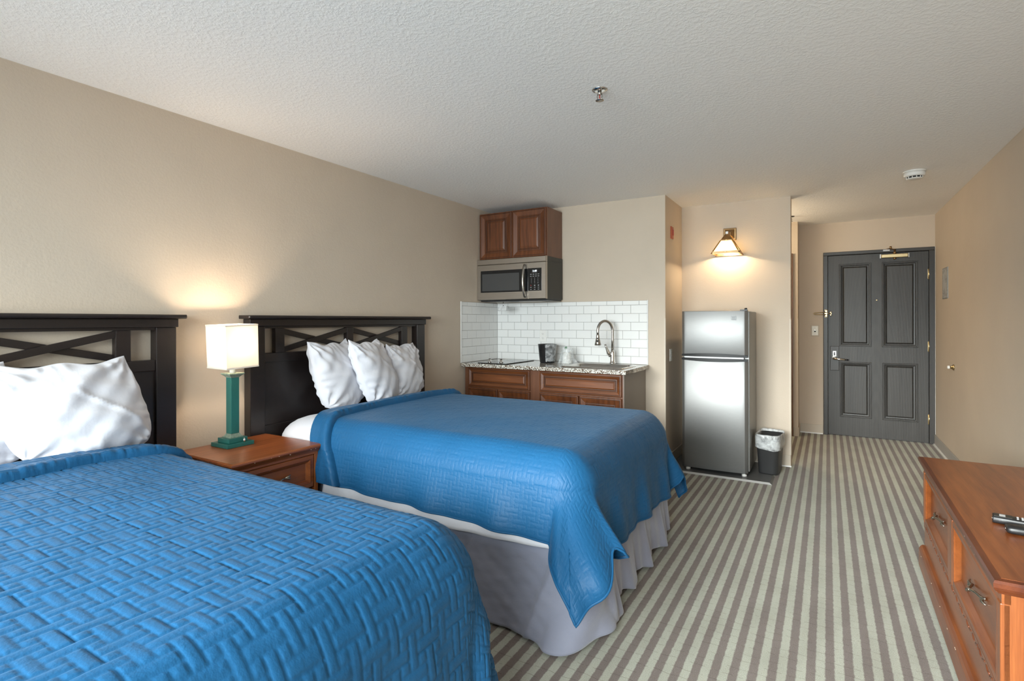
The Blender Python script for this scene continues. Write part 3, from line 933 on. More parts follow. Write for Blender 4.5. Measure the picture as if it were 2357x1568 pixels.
def sheet_mesh(name, P, U, V, mat, base, parent=None, thick=0.0, flip=False):
    n, m = P.shape[:2]
    me = bpy.data.meshes.new(name)
    idx = np.arange(n * m).reshape(n, m)
    q = np.stack([idx[:-1, :-1], idx[1:, :-1], idx[1:, 1:], idx[:-1, 1:]], -1).reshape(-1, 4)
    if flip: q = q[:, ::-1]
    me.vertices.add(n * m); me.vertices.foreach_set('co', (P.reshape(-1, 3) - np.array(base)).astype(np.float32).ravel())
    me.loops.add(q.size); me.loops.foreach_set('vertex_index', q.ravel().astype(np.int32))
    me.polygons.add(len(q)); me.polygons.foreach_set('loop_start', np.arange(0, q.size, 4, dtype=np.int32))
    me.update(calc_edges=True)
    uv = me.uv_layers.new(name='UVMap')
    uvs = np.stack([U.ravel(), V.ravel()], -1)[q.ravel()]
    uv.data.foreach_set('uv', uvs.astype(np.float32).ravel())
    me.polygons.foreach_set('use_smooth', np.ones(len(q), dtype=bool))
    me.materials.append(mat)
    me.validate()
    o = bpy.data.objects.new(name, me); COL.objects.link(o)
    if parent is not None: o.parent = parent
    else: o.location = base
    BASE[o] = Vector(base)
    if thick:
        md = o.modifiers.new('thickness', 'SOLIDIFY'); md.thickness = thick; md.offset = -1
    return o

def make_quilt(bed, xhead, side_n, side_f, foot, fold_w, label, step=0.0050, seed=0.0, fold=0.30, th0=0.9, flare=0.05, wave=0.012, hem_drop=(0, 0), foot_tilt=0.0, cell=0.029, amp=0.006, slant=0.0, plateau=0.0, soft=0.36):
    base = (-1.8, (bed.y0 + bed.y1) / 2, 0.02)
    t = thing('bedspread', base, label, 'bedspread', 'blue quilted bedspreads')
    q = math.pi * bed.R / 2
    nx = int(((bed.xf - bed.R + foot) - xhead) / step); ny = int(((bed.y1 - bed.y0) - 2 * bed.R + side_n + side_f) / step)
    sx = np.linspace(0, 1, nx)[:, None]; sy = np.linspace(0, 1, ny)[None, :]
    yn = bed.y0 + bed.R - (side_n + hem_drop[0] * sx); yf = bed.y1 - bed.R + side_f + 0 * sx
    Y = yn + (yf - yn) * sy
    hd = lambda yy: xhead + slant * smooth01((bed.y0 + 0.18 - yy) / 0.50)
    X = hd(Y) + (bed.xf - bed.R + foot + foot_tilt * sy - hd(Y)) * sx
    off = 0.020
    P = bed.drape(X, Y, off, fold, th0, flare, wave, seed, plateau)
    N = grid_normals(P)
    if N[nx // 2, ny // 2, 2] < 0: N = -N
    U = X - xhead; V = Y
    puff = amp * stitched(U, V, cell, soft) * (0.85 + 0.3 * np_noise(X, Y, 21.0, seed)) * smooth01(np.minimum(np.minimum(sx, 1 - sx) / 0.012, np.minimum(sy, 1 - sy) / 0.012))
    P = P + N * puff[..., None]
    sheet_mesh('cloth', P, U, V, M['quilt'], base, t, 0.0)
    # corded hem round the two sides and the foot
    path = [P[i, 0] for i in range(0, nx, 4)] + [P[nx - 1, j] for j in range(0, ny, 4)] + [P[i, ny - 1] for i in range(nx - 1, -1, -4)]
    MB().tube([tuple(p) for p in path], 0.0055, 6).build('hem', M['quilt'], t)
    # band turned back at the head
    nb, mb_ = 60, ny
    s1 = np.linspace(0, 1, nb)[:, None]; s2 = np.linspace(0, 1, mb_)[None, :]
    yn0 = bed.y0 + bed.R - side_n - 0.004; yf0 = bed.y1 - bed.R + side_f
    Yb = yn0 + (yf0 - yn0) * s2 + 0 * s1
    wv = fold_w * (1 + 0.10 * np.sin(Yb * 3.1 + seed) + 0.04 * np.sin(Yb * 11 + seed))
    ang = s1
    Xb = hd(Yb) - 0.004 + wv * np.clip(ang * 1.0, 0, 1)
    lift = 0.024 * np.sqrt(np.clip(1 - ((ang - 0.86) / 0.14) ** 2, 0, 1)) * (ang > 0.86) + 0.024 * np.sqrt(np.clip(1 - ((0.12 - ang) / 0.12) ** 2, 0, 1)) * (ang < 0.12) + 0.024 * ((ang >= 0.12) & (ang <= 0.86))
    lift = lift * (1 + 0.55 * smooth01((ang - 0.45) / 0.4))
    Pb = bed.drape(Xb, Yb, off, fold, th0, flare, wave, seed, plateau)
    Nb = grid_normals(Pb)
    if Nb[nb // 2, mb_ // 2, 2] < 0: Nb = -Nb
    pb = lift + amp * 0.8 * stitched(Xb - xhead + 0.013, Yb + 0.009, cell, soft) + 0.0018 * np.sin(Yb * 95 + 3 * np.sin(Yb * 23)) * smooth01((ang - 0.62) / 0.25) * (ang < 0.995)
    Pb = Pb + Nb * pb[..., None]
    sheet_mesh('turned_back_band', Pb, Xb - xhead + 0.013, Yb, M['quilt'], base, t, 0.0)
    return t

def make_sheet(bed, xhead, side_n, side_f, foot, label, seed, flare=0.03):
    base = (-1.8, (bed.y0 + bed.y1) / 2, 0.03)
    nx, ny = 120, 130
    sx = np.linspace(0, 1, nx)[:, None]; sy = np.linspace(0, 1, ny)[None, :]
    X = xhead + (bed.xf - bed.R + foot - xhead) * sx + 0 * sy
    hem = 0.006 * np.sin(sx * 11 + seed) + 0.002 * np.sin(sx * 47)
    yn = bed.y0 + bed.R - side_n - hem; yf = bed.y1 - bed.R + side_f
    Y = yn + (yf - yn) * sy
    P = bed.drape(X, Y, 0.008, 0.20, 0.9, flare, 0.004, seed)
    o = sheet_mesh('bed_sheet', P, X, Y, M['sheet'], base, None, 0.002)
    return tag(o, label, 'bed sheet', 'white bed sheets')

def make_bed(bed, label, seed, corner=0.06):
    base = ((bed.xh + bed.xf) / 2, (bed.y0 + bed.y1) / 2, 0.0)
    t = thing('bed', base, label, 'bed', 'double beds')
    # mattress in its fitted sheet
    x0, x1, y0, y1 = bed.xh, bed.xf - 0.006, bed.y0 + 0.004, bed.y1 - 0.004
    loops = []
    RR = bed.R + 0.004
    zs = [(0.405, 0.02), (0.42, 0.0)] + [(bed.top - 0.004 - RR + RR * math.sin(math.radians(a)), RR * (1 - math.cos(math.radians(a)))) for a in range(0, 91, 15)]
    for z, ins in zs:
        rr = max(0.10, 0.135 - ins * 0.2); pts = []
        for cx, cy, a0 in ((x1 - ins - rr, y1 - ins - rr, 0), (x0 + ins + rr, y1 - ins - rr, 90), (x0 + ins + rr, y0 + ins + rr, 180), (x1 - ins - rr, y0 + ins + rr, 270)):
            for k in range(7):
                a = math.radians(a0 + 15 * k)
                pts.append((cx + rr * math.cos(a), cy + rr * math.sin(a), z))
        loops.append(pts)
    MB().rings(loops, True).build('mattress', M['sheet'], t)
    MB().box(bed.xh + 0.01, bed.xf - 0.03, bed.y0 + 0.02, bed.y1 - 0.02, 0.14, 0.404).build('box_spring', M['sheet'], t)
    for lx in (bed.xh + 0.1, bed.xf - 0.15):
        for ly in (bed.y0 + 0.1, bed.y1 - 0.1):
            MB().box(lx - 0.025, lx + 0.025, ly - 0.025, ly + 0.025, 0, 0.139).build('leg', M['black'], t)
    # skirt: runs along one side, round the foot and back up the other side
    def edge_pts():
        pts = []; rr = 0.09
        X0, X1, Y0, Y1 = bed.xh + 0.05, bed.xf - 0.002, bed.y0 + 0.008, bed.y1 - 0.008
        n1 = 170
        for k in range(n1): pts.append((X0 + (X1 - rr - X0) * k / n1, Y0, 0, -1))
        for k in range(24):
            a = -math.pi / 2 + math.pi / 2 * k / 24; pts.append((X1 - rr + rr * math.cos(a), Y0 + rr + rr * math.sin(a), math.cos(a), math.sin(a)))
        for k in range(150): pts.append((X1, Y0 + rr + (Y1 - Y0 - 2 * rr) * k / 150, 1, 0))
        for k in range(24):
            a = math.pi / 2 * k / 24; pts.append((X1 - rr + rr * math.cos(a), Y1 - rr + rr * math.sin(a), math.cos(a), math.sin(a)))
        for k in range(n1 + 1): pts.append((X1 - rr + (X0 - X1 + rr) * k / n1, Y1, 0, 1))
        return np.array(pts)
    E_ = edge_pts()
    s = np.concatenate([[0], np.cumsum(np.linalg.norm(np.diff(E_[:, :2], axis=0), axis=1))])
    L1 = bed.xf - 0.09 - bed.xh - 0.05
    nz = 40
    hz = np.linspace(0, 1, nz)[:, None]          # 0 top .. 1 bottom
    S = s[None, :]
    on_foot = smooth01((S - L1) / 0.10) * smooth01((L1 + 0.141 + (bed.y1 - bed.y0 - 0.19) + 0.141 - S) / 0.10)
    cor1 = np.exp(-((S - L1 - 0.07) / 0.17) ** 2)
    ph = S * 20.5 + 0.9 * np.sin(S * 4.3 + seed) + seed
    pleat = (0.5 + 0.5 * np.sin(ph)) ** 1.6
    flat = 0.008 * np.sin(S * 8 + seed) + 0.010 * np.sin(S * 3.1 + 2 + hz * 3) + 0.010 * np.exp(-((np.mod(S + 0.12 * hz, 0.43) - 0.2) / 0.012) ** 2)
    out = 0.006 + hz ** 1.1 * (0.030 + 0.085 * (1 - on_foot) * smooth01((S - 0.45) / 0.55) + corner * cor1) + on_foot * (0.040 * pleat * hz ** 1.3 + 0.006 * np.sin(S * 63) * hz) + (1 - on_foot) * flat * smooth01(hz * 3)
    out = out + 0.014 * cor1 * np.sin(S * 42 + hz * 9) * smooth01(hz * 2)
    out = out + (1 - on_foot) * 0.006 * (np_noise(S * 1.0, hz * 0.5 + S * 0.3, 17.0, seed) + 0.7 * np_noise(S + 0.2 * hz, hz, 33.0, seed)) * smooth01(hz * 4)
    PX = E_[None, :, 0] + E_[None, :, 2] * out; PY = E_[None, :, 1] + E_[None, :, 3] * out
    PZ = 0.402 - hz * (0.388 - 0.022 * on_foot * (1 - pleat)) + 0 * S
    P = np.stack([PX, PY, PZ], -1)
    sheet_mesh('bed_skirt', P, S + 0 * hz, hz + 0 * S, M['skirt'], base, t, 0.003)
    return t

bed1 = Bed(-0.010, 1.365, -2.925, -0.905, 0.700, 0.15, 0.036, 1.9)
bed2 = Bed(2.045, 3.415, -2.925, -0.875, 0.732, 0.13)
make_bed(bed1, 'near double bed, mostly hidden under its blue bedspread, left of the nightstand', 0.4)
make_bed(bed2, 'far double bed with grey pleated skirt, between nightstand and kitchenette', 1.7, 0.085)
make_sheet(bed1, -2.90, 0.33, 0.33, 0.30, 'white sheet spread on the near bed under the blue cover', 0.3)
make_sheet(bed2, -2.40, 0.448, 0.33, 0.16, 'white sheet showing as a strip below the far bed cover', 1.1, 0.20)
make_quilt(bed1, -2.705, 0.36, 0.50, 0.78, 0.20, 'blue quilted bedspread on the near bed, in the left foreground', seed=0.5, fold=0.18, th0=0.8, flare=0.02, cell=0.0290, amp=0.0058, step=0.0043)
make_quilt(bed2, -2.620, 0.370, 0.42, 0.490, 0.155, 'blue quilted bedspread on the far bed, its corner hanging over the grey skirt', seed=2.1, fold=0.38, th0=0.66, flare=0.22, hem_drop=(0.06, 0), foot_tilt=0.06, cell=0.0215, amp=0.0026, slant=0.215, plateau=0.20, step=0.0037, soft=0.24)

# ================================================================== PILLOWS
def make_pillow(W, Hh, Tk, mat4, label, seed, floppy=1.0, shear=0.0):
    n = 64
    u = np.sin(np.linspace(-1, 1, n) * math.pi / 2)[:, None] + 0 * np.zeros((1, n))
    v = u.T.copy()
    def face(sgn):
        ear = np.clip(v, 0, 1) ** 6 * np.abs(u) ** 6
        px = W / 2 * u * (1 + 0.07 * (1 - v ** 2) - 0.10 * np.abs(u) ** 3 * np.clip(-v, 0, 1) ** 3 + 0.03 * ear)
        pz = Hh / 2 * v * (1 - 0.05 * (1 - u ** 2) * np.clip(v, 0, 1) - 0.14 * np.abs(u) ** 3 * np.clip(-v, 0, 1)) + Hh * 0.03 * ear
        prof = np.clip((1 - np.abs(u) ** 2.2), 0, 1) ** 0.5 * np.clip((1 - np.abs(v) ** 2.2), 0, 1) ** 0.5
        sag = 1 + 0.22 * (-v) * (1 - u ** 2)
        th = Tk / 2 * prof * sag
        Z3 = pz + 0.008 * np.sin(u * 7 + seed) * np.clip(v, 0, 1) ** 4
        X3 = px - shear * pz
        # creases that run in from the corners and along the seams
        r = np.sqrt((np.abs(u) - 1) ** 2 + (np.abs(v) - 1) ** 2)
        a = np.arctan2(1 - np.abs(v), 1 - np.abs(u) + 1e-6)
        cre = 0.010 * np.sin(a * 11 + seed + 2 * np.sign(u) + np.sign(v)) * np.exp(-(r / 0.75) ** 2) * smooth01(r / 0.2)
        seam = 0.007 * np.sin(v * 21 + 2.2 * np.sin(v * 5 + seed) + seed) * np.exp(-((1 - np.abs(u)) / 0.22)) * smooth01((1 - np.abs(u)) / 0.05)
        seam2 = 0.006 * np.sin(u * 24 + 2.0 * np.sin(u * 6 + seed)) * np.exp(-((1 - np.abs(v)) / 0.2)) * smooth01((1 - np.abs(v)) / 0.05)
        big = 0.010 * np_noise(u * 1.0, v * 1.0, 3.1, seed) + 0.006 * np_noise(u, v, 6.5, seed * 1.7)
        wr = 0.010 * np.exp(-((u * 0.8 + v * 0.5 - 0.25 + 0.1 * np.sin(v * 4)) / 0.045) ** 2) * smooth01((0.6 - np.abs(v)) / 0.4)
        edge = np.clip(prof * 3, 0, 1)
        d = th + (cre + seam + seam2 + (big + wr) * floppy) * edge + 0.002
        bend = 0.02 * floppy * (u ** 2) * np.sin(seed)
        return np.stack([X3, sgn * d + bend, Z3], -1)
    F = face(-1.0); Bk = face(1.0)
    m = MB().grid(F).grid(Bk)
    # zip the rim
    rim = [(0, j) for j in range(n - 1)] + [(i, n - 1) for i in range(n - 1)] + [(n - 1, j) for j in range(n - 1, 0, -1)] + [(i, 0) for i in range(n - 1, 0, -1)]
    k = n * n
    for (a, b), (c, d) in zip(rim, rim[1:] + rim[:1]):
        m.f.append((a * n + b, c * n + d, k + c * n + d, k + a * n + b)); m.s.append(True)
    # corner ears of the pillowcase
    m.xf(mat4)
    vs = np.array(m.v)
    o = m.build('pillow', M['pillow'], base=(vs[:, 0].mean(), vs[:, 1].mean(), vs[:, 2].min()))
    return tag(o, label, 'pillow', 'white pillows against the headboards')

def pillow_pose(cx, cy, zb, Hh, yaw, lean, roll=0.0):
    """local x = width, local z = height, local -y = front. yaw 0 faces +X."""
    return (Matrix.Translation((cx, cy, zb)) @ Matrix.Rotation(math.radians(90 + yaw), 4, 'Z') @ Matrix.Rotation(math.radians(-lean), 4, 'X')
            @ Matrix.Rotation(math.radians(roll), 4, 'Y') @ Matrix.Translation((0, 0, Hh / 2)))

ZM = 0.733
make_pillow(0.42, 0.45, 0.20, pillow_pose(-2.800, 2.49, ZM, 0.45, 16, 7, 0), 'white pillow on the far bed, nearest the lamp of its row of three', 0.7, 1.0, 0.26)
make_pillow(0.41, 0.455, 0.19, pillow_pose(-2.690, 2.755, ZM, 0.455, 20, 11, 0), 'white pillow standing in the middle of the three on the far bed', 2.3, 1.0, 0.34)
make_pillow(0.40, 0.41, 0.22, pillow_pose(-2.785, 3.095, ZM, 0.41, 14, 7, 0), 'white pillow on the far bed, nearest the kitchenette', 4.1, 1.0, 0.10)
make_pillow(0.50, 0.42, 0.20, pillow_pose(-2.735, 1.025, ZM, 0.42, 2, 11, 0), 'white pillow with soft creases on the near bed, beside the lamp', 1.5, 1.4, 0.24)
make_pillow(0.50, 0.42, 0.17, pillow_pose(-2.850, 0.600, ZM, 0.42, 2, 6, 0), 'white pillow cut off by the left edge, on the near bed', 3.3, 1.2, 0.20)

# ================================================================== NIGHTSTAND AND LAMP
def twig_handle(name, parent, c, L, mat, face, flip=1):
    """bronze pull shaped like a twisted twig ending in leaves; face: 0 = towards +x, 1 = towards -x"""
    sx = 1 if face == 0 else -1
    def w(a, o, z):           # a along y, o outwards, z up
        return (c[0] + sx * o, c[1] + flip * a, c[2] + z)
    pts = []
    for k in range(21):
        s_ = k / 20
        a = (s_ - 0.5) * L * 0.8
        o = 0.004 + 0.026 * math.sin(math.pi * s_) ** 0.8
        z = 0.014 * math.sin((s_ - 0.5) * 5.2)
        pts.append(w(a, o, z))
    r = [0.0036 + 0.0014 * abs(math.sin(k * 1.1)) for k in range(21)]
    m = MB().tube(pts, r, 8)
    # twist around the middle
    tw = []
    for k in range(28):
        s_ = 0.36 + 0.28 * k / 27
        a = (s_ - 0.5) * L * 0.8; o = 0.004 + 0.026 * math.sin(math.pi * s_) ** 0.8; z = 0.014 * math.sin((s_ - 0.5) * 5.2)
        ph = k * 0.95
        tw.append(w(a, o + 0.005 * math.cos(ph), z + 0.005 * math.sin(ph)))
    m.tube(tw, 0.0022, 6)
    h = m.build(name, mat, parent)
    for sgn in (-1, 1):
        for zz, ang in ((0.010, 0.5), (-0.010, -0.45)):
            lf = []
            for k in range(9):
                s_ = k / 8
                lf.append(w(sgn * (L * 0.38 + s_ * 0.034), 0.005 + 0.007 * math.sin(math.pi * s_), 0.012 * sgn + zz * s_ + 0.0))
            MB().tube(lf, [0.0012 + 0.0042 * math.sin(math.pi * (0.12 + 0.86 * k / 8)) for k in range(9)], 8).build('leaf', mat, h)
    return h

NX0, NX1, NY0, NY1, NZ = -2.928, -2.432, 1.500, 2.004, 0.64
ns = thing('nightstand', ((NX0 + NX1) / 2, (NY0 + NY1) / 2, 0), 'cherry wood nightstand with one drawer, between the two beds', 'nightstand')
MB().rings([[(NX0, NY0 - o, z), (NX1 + o, NY0 - o, z), (NX1 + o, NY1 + o, z), (NX0, NY1 + o, z)] for o, z in
            ((-0.004, NZ - 0.040), (0.000, NZ - 0.034), (0.006, NZ - 0.026), (0.014, NZ - 0.020), (0.019, NZ - 0.012), (0.018, NZ - 0.005), (0.013, NZ - 0.0015), (0.008, NZ - 0.0022), (0.006, NZ))]).build('top', M['cherry_y'], ns)
bx1 = NX1 - 0.006
for y0, y1 in ((NY0 + 0.008, NY0 + 0.030), (NY1 - 0.030, NY1 - 0.008)):
    MB().box(NX0, bx1, y0, y1, 0.0, NZ - 0.0405).build('side_panel', M['cherry_z'], ns, bev=0.002)
MB().box(NX0, NX0 + 0.012, NY0 + 0.031, NY1 - 0.031, 0.08, NZ - 0.041).build('back_panel', M['cherry_dark'], ns)
MB().box(NX0 + 0.013, bx1 - 0.02, NY0 + 0.031, NY1 - 0.031, 0.385, 0.400).build('shelf', M['cherry_dark'], ns)
MB().box(NX0 + 0.013, bx1 - 0.005, NY0 + 0.031, NY1 - 0.031, 0.08, 0.10).build('bottom_shelf', M['cherry_y'], ns)
MB().box(bx1 - 0.03, bx1 + 0.001, NY0 + 0.031, NY1 - 0.031, NZ - 0.052, NZ - 0.0405).build('apron', M['cherry_y'], ns)
dz0, dz1 = 0.408, NZ - 0.056
dr = MB().panel(NY0 + 0.033, NY1 - 0.033, dz0, dz1, bx1 - 0.40, [(0, 0), (0, 0.394), (0.003, 0.398), (0.022, 0.3985), (0.027, 0.396), (0.036, 0.390), (0.040, 0.382), (0.044, 0.380)], '+x').build('drawer', M['cherry_y'], ns)
MB().panel(NY0 + 0.033 + 0.022, NY1 - 0.055, dz0 + 0.022, dz1 - 0.022, bx1 - 0.0015, [(0, -0.002), (0, 0.0012), (0.0022, 0.0012), (0.0026, -0.002)], '+x', cap0=False, cap1=False).build('bead', M['cherry_dark'], dr)
twig_handle('handle', dr, (bx1 - 0.018, (NY0 + NY1) / 2 - 0.02, (dz0 + dz1) / 2 - 0.012), 0.17, M['pewter'], 0)
sc_ = MB()
for y in (1.60, 1.69, 1.735, 1.80, 1.93, 1.96):
    sc_.cbox((NX1 + 0.0188, y, NZ - 0.013 + random.uniform(-0.006, 0.006)), (0.0012, random.uniform(0.003, 0.008), 0.0022))
for y in (1.62, 1.70):
    sc_.cbox((bx1 - 0.0012, y, dz1 - 0.024), (0.0012, 0.012, 0.0014))
sco = sc_.build('scuffs', M['chip'], ns); sco['kind'] = 'stuff'

LC = (-2.811, 1.733)       # lamp axis
lamp = thing('table_lamp', (LC[0], LC[1], NZ), 'green column table lamp with square white shade, lit, on the nightstand', 'lamp')
z = NZ + 0.0005
MB().box(LC[0] - 0.076, LC[0] + 0.076, LC[1] - 0.077, LC[1] + 0.077, z, z + 0.021).build('base', M['green'], lamp, bev=0.002)
MB().box(LC[0] - 0.052, LC[0] + 0.052, LC[1] - 0.054, LC[1] + 0.054, z + 0.0212, z + 0.045).build('base_step', M['green'], lamp, bev=0.002)
sq = lambda h, zz: [(LC[0] - h, LC[1] - h, zz), (LC[0] + h, LC[1] - h, zz), (LC[0] + h, LC[1] + h, zz), (LC[0] - h, LC[1] + h, zz)]
MB().rings([sq(0.036, z + 0.0452), sq(0.036, z + 0.050), sq(0.031, z + 0.053), sq(0.027, z + 0.060), sq(0.024, z + 0.066)]).build('base_moulding', M['green_worn'], lamp)
MB().rings([sq(0.0238, z + 0.0662), sq(0.0238, z + 0.372)]).build('column', M['green'], lamp, bev=0.0025)
MB().rings([sq(0.0245, z + 0.3722), sq(0.028, z + 0.378), sq(0.042, z + 0.390), sq(0.043, z + 0.396), sq(0.020, z + 0.3965)]).build('capital', M['green_worn'], lamp)
MB().tube([(LC[0], LC[1], z + 0.397), (LC[0], LC[1], z + 0.475)], 0.0155, 16).build('socket', M['white_plastic'], lamp)
MB().lathe([(0.012, 0.0), (0.020, 0.02), (0.030, 0.05), (0.028, 0.07), (0.012, 0.088), (0.001, 0.092)], (LC[0], LC[1], z + 0.478), 'Z', 20).build('bulb', M['bulb'], lamp)
MB().lathe([(0.006, 0), (0.006, 0.010), (0.004, 0.022)], (LC[0] + 0.070, LC[1] + 0.022, z + 0.0213), 'Z', 10).build('switch', M['chrome'], lamp)
tilt = Matrix.Translation((LC[0], LC[1], 1.18)) @ Matrix.Rotation(math.radians(2.2), 4, 'X') @ Matrix.Rotation(math.radians(0.8), 4, 'Y') @ Matrix.Translation((-LC[0], -LC[1], -1.18))
S0, S1, HB, HT = 1.068, 1.302, 0.0905, 0.092
shade = MB()
for (ax, ay), (bx_, by_) in (((-1, -1), (1, -1)), ((1, -1), (1, 1)), ((1, 1), (-1, 1)), ((-1, 1), (-1, -1))):
    shade.add([(LC[0] + ax * HB, LC[1] + ay * HB, S0), (LC[0] + bx_ * HB, LC[1] + by_ * HB, S0), (LC[0] + bx_ * HT, LC[1] + by_ * HT, S1), (LC[0] + ax * HT, LC[1] + ay * HT, S1)], [(0, 1, 2, 3)])
shade.xf(tilt)
so = shade.build('shade', M['shade'], lamp)
md = so.modifiers.new('thickness', 'SOLIDIFY'); md.thickness = 0.0012
for zz, hh in ((S0, HB), (S1, HT)):
    tr = MB()
    zz0, zz1 = (zz - 0.001, zz + 0.007) if zz == S0 else (zz - 0.007, zz + 0.001)
    h1 = hh + 0.0012
    for (a, b) in (((-h1, -h1), (h1, -h1)), ((h1, -h1), (h1, h1)), ((h1, h1), (-h1, h1)), ((-h1, h1), (-h1, -h1))):
        tr.bar((LC[0] + a[0], LC[1] + a[1], (zz0 + zz1) / 2), (LC[0] + b[0], LC[1] + b[1], (zz0 + zz1) / 2), 0.0016, zz1 - zz0, (0, 0, 1))
    tr.xf(tilt)
    tr.build('shade_trim', M['shade'], so)
sp = MB()
for a, b in ((-1, -1), (1, -1), (1, 1), (-1, 1)):
    sp.tube([(LC[0] + a * HT * 0.985, LC[1] + b * HT * 0.985, S1 - 0.005), (LC[0] + a * 0.012, LC[1] + b * 0.012, S1 - 0.022)], 0.0014, 6)
sp.lathe([(0.012, 0), (0.012, 0.004)], (LC[0], LC[1], S1 - 0.024), 'Z', 12).tube([(LC[0], LC[1], z + 0.569), (LC[0], LC[1], S1 - 0.024)], 0.002, 6)
sp.xf(tilt)
sp.build('spider', M['brass'], lamp)
point_light('lamp_bulb', (LC[0], LC[1], 1.20), 19.0, (1.0, 0.79, 0.57), 0.035, lamp)

# ================================================================== KITCHENETTE
def raised(m, a0, a1, z0, z1, base, face='-y', wide=0.058):
    k = wide
    return m.panel(a0, a1, z0, z1, base, [(0, 0), (0, 0.017), (0.004, 0.020), (0.009, 0.0205), (0.011, 0.0180), (0.015, 0.0185), (0.017, 0.0210), (k * 0.58, 0.0120), (k * 0.60, 0.0150), (k * 0.66, 0.0155), (k * 0.69, 0.0110),
                                          (k * 0.74, 0.0105), (k * 0.77, 0.0135), (k * 0.82, 0.0130), (k * 1.00, 0.0190), (k * 1.04, 0.0185)], face)

def glaze_lines(parent, a0, a1, z0, z1, base, k):
    m = MB()
    for ins, out in ((0.0128, 0.0182), (k * 0.59, 0.0135), (k * 0.715, 0.0108), (k * 0.81, 0.0132)):
        w = 0.0030
        m.panel(a0 + ins - w / 2, a1 - ins + w / 2, z0 + ins - w / 2, z1 - ins + w / 2, base, [(0, out - 0.001), (0, out + 0.0008), (w, out + 0.0008), (w, out - 0.001)], '-y', cap0=False, cap1=False)
    return m.build('glaze_line', M['glaze'], parent)

# base cabinets
CY = 4.178
def base_cabinet(x0, x1, fl, label, seed):
    t = thing('base_cabinet', ((x0 + x1) / 2, (CY + YK) / 2, 0), label, 'cabinet', 'kitchenette base cabinets')
    for a, b in ((x0, x0 + 0.016), (x1 - 0.016, x1)):
        MB().box(a, b, CY + 0.020, YK - 0.008, 0.10, 0.884).build('side_panel', M['cab_plain'], t)
    MB().box(x0 + 0.0165, x1 - 0.0165, CY + 0.021, YK - 0.0085, 0.10, 0.116).build('bottom_panel', M['cab_plain'], t)
    MB().box(x0, x1, YK - 0.0075, YK - 0.002, 0.10, 0.884).build('back_panel', M['cab_plain'], t)
    ff = MB()
    ff.box(x0, x0 + 0.045, CY, CY + 0.0195, 0.10, 0.884).box(x1 - 0.04, x1, CY, CY + 0.0195, 0.10, 0.884)
    ff.box(x0 + 0.045, x1 - 0.04, CY, CY + 0.0195, 0.855, 0.884).box(x0 + 0.045, x1 - 0.04, CY, CY + 0.0195, 0.655, 0.72).box(x0 + 0.045, x1 - 0.04, CY, CY + 0.0195, 0.10, 0.14)
    xm_ = (x0 + x1) / 2
    ff.box(xm_ - 0.03, xm_ + 0.03, CY, CY + 0.0195, 0.14, 0.655)
    ff.build('face_frame', M['cab_plain'], t)
    MB().box(x0, x1, CY + 0.06, CY + 0.08, 0.0, 0.0995).build('toe_kick', M['glaze'], t)
    a0, a1 = x0 + fl, x1 - 0.012
    d = raised(MB(), a0, a1, 0.695, 0.876, CY - 0.0005, wide=0.066).build('drawer', M['cab_x'], t)
    glaze_lines(d, a0, a1, 0.695, 0.876, CY - 0.0005, 0.066)
    mid = (a0 + a1) / 2 - 0.003
    for p, q in ((a0, mid - 0.002), (mid + 0.006, a1)):
        o = raised(MB(), p, q, 0.115, 0.683, CY - 0.0005, wide=0.092).build('door', M['cab_z'], t)
        glaze_lines(o, p, q, 0.115, 0.683, CY - 0.0005, 0.092)
    return t
base_cabinet(XL + 0.013, -2.272, 0.044, 'wooden base cabinet under the black cooktop, in the kitchenette corner', 1)
base_cabinet(-2.190, -1.424, 0.006, 'wooden base cabinet under the steel sink', 2)
fp = MB().box(-2.2715, -2.1905, CY + 0.004, CY + 0.022, 0.0, 0.884).build('filler_post', M['cab_plain'])
tag(fp, 'plain upright wooden filler board between the two base cabinets', 'filler board')
ep = MB().box(-1.4235, -1.418, CY - 0.004, YK - 0.002, 0.0, 0.884).build('end_panel', M['end_panel'])
tag(ep, 'taupe end panel closing the right side of the sink cabinet', 'panel')

# worktop with a cut-out for the sink
CT0, CT1 = 0.8855, 0.918
KX0, KX1, KY0, KY1 = -2.000, -1.470, 4.235, 4.600        # sink bowl opening
wt = MB()
wt.box(XL + 0.0135, KX0, 4.118, YK - 0.013, CT0, CT1).box(KX1, -1.385, 4.118, YK - 0.013, CT0, CT1)
wt.box(KX0, KX1, 4.118, KY0, CT0, CT1).box(KX0, KX1, KY1, YK - 0.013, CT0, CT1)
tag(wt.build('worktop', M['granite']), 'speckled brown and cream granite worktop across both base cabinets', 'worktop')

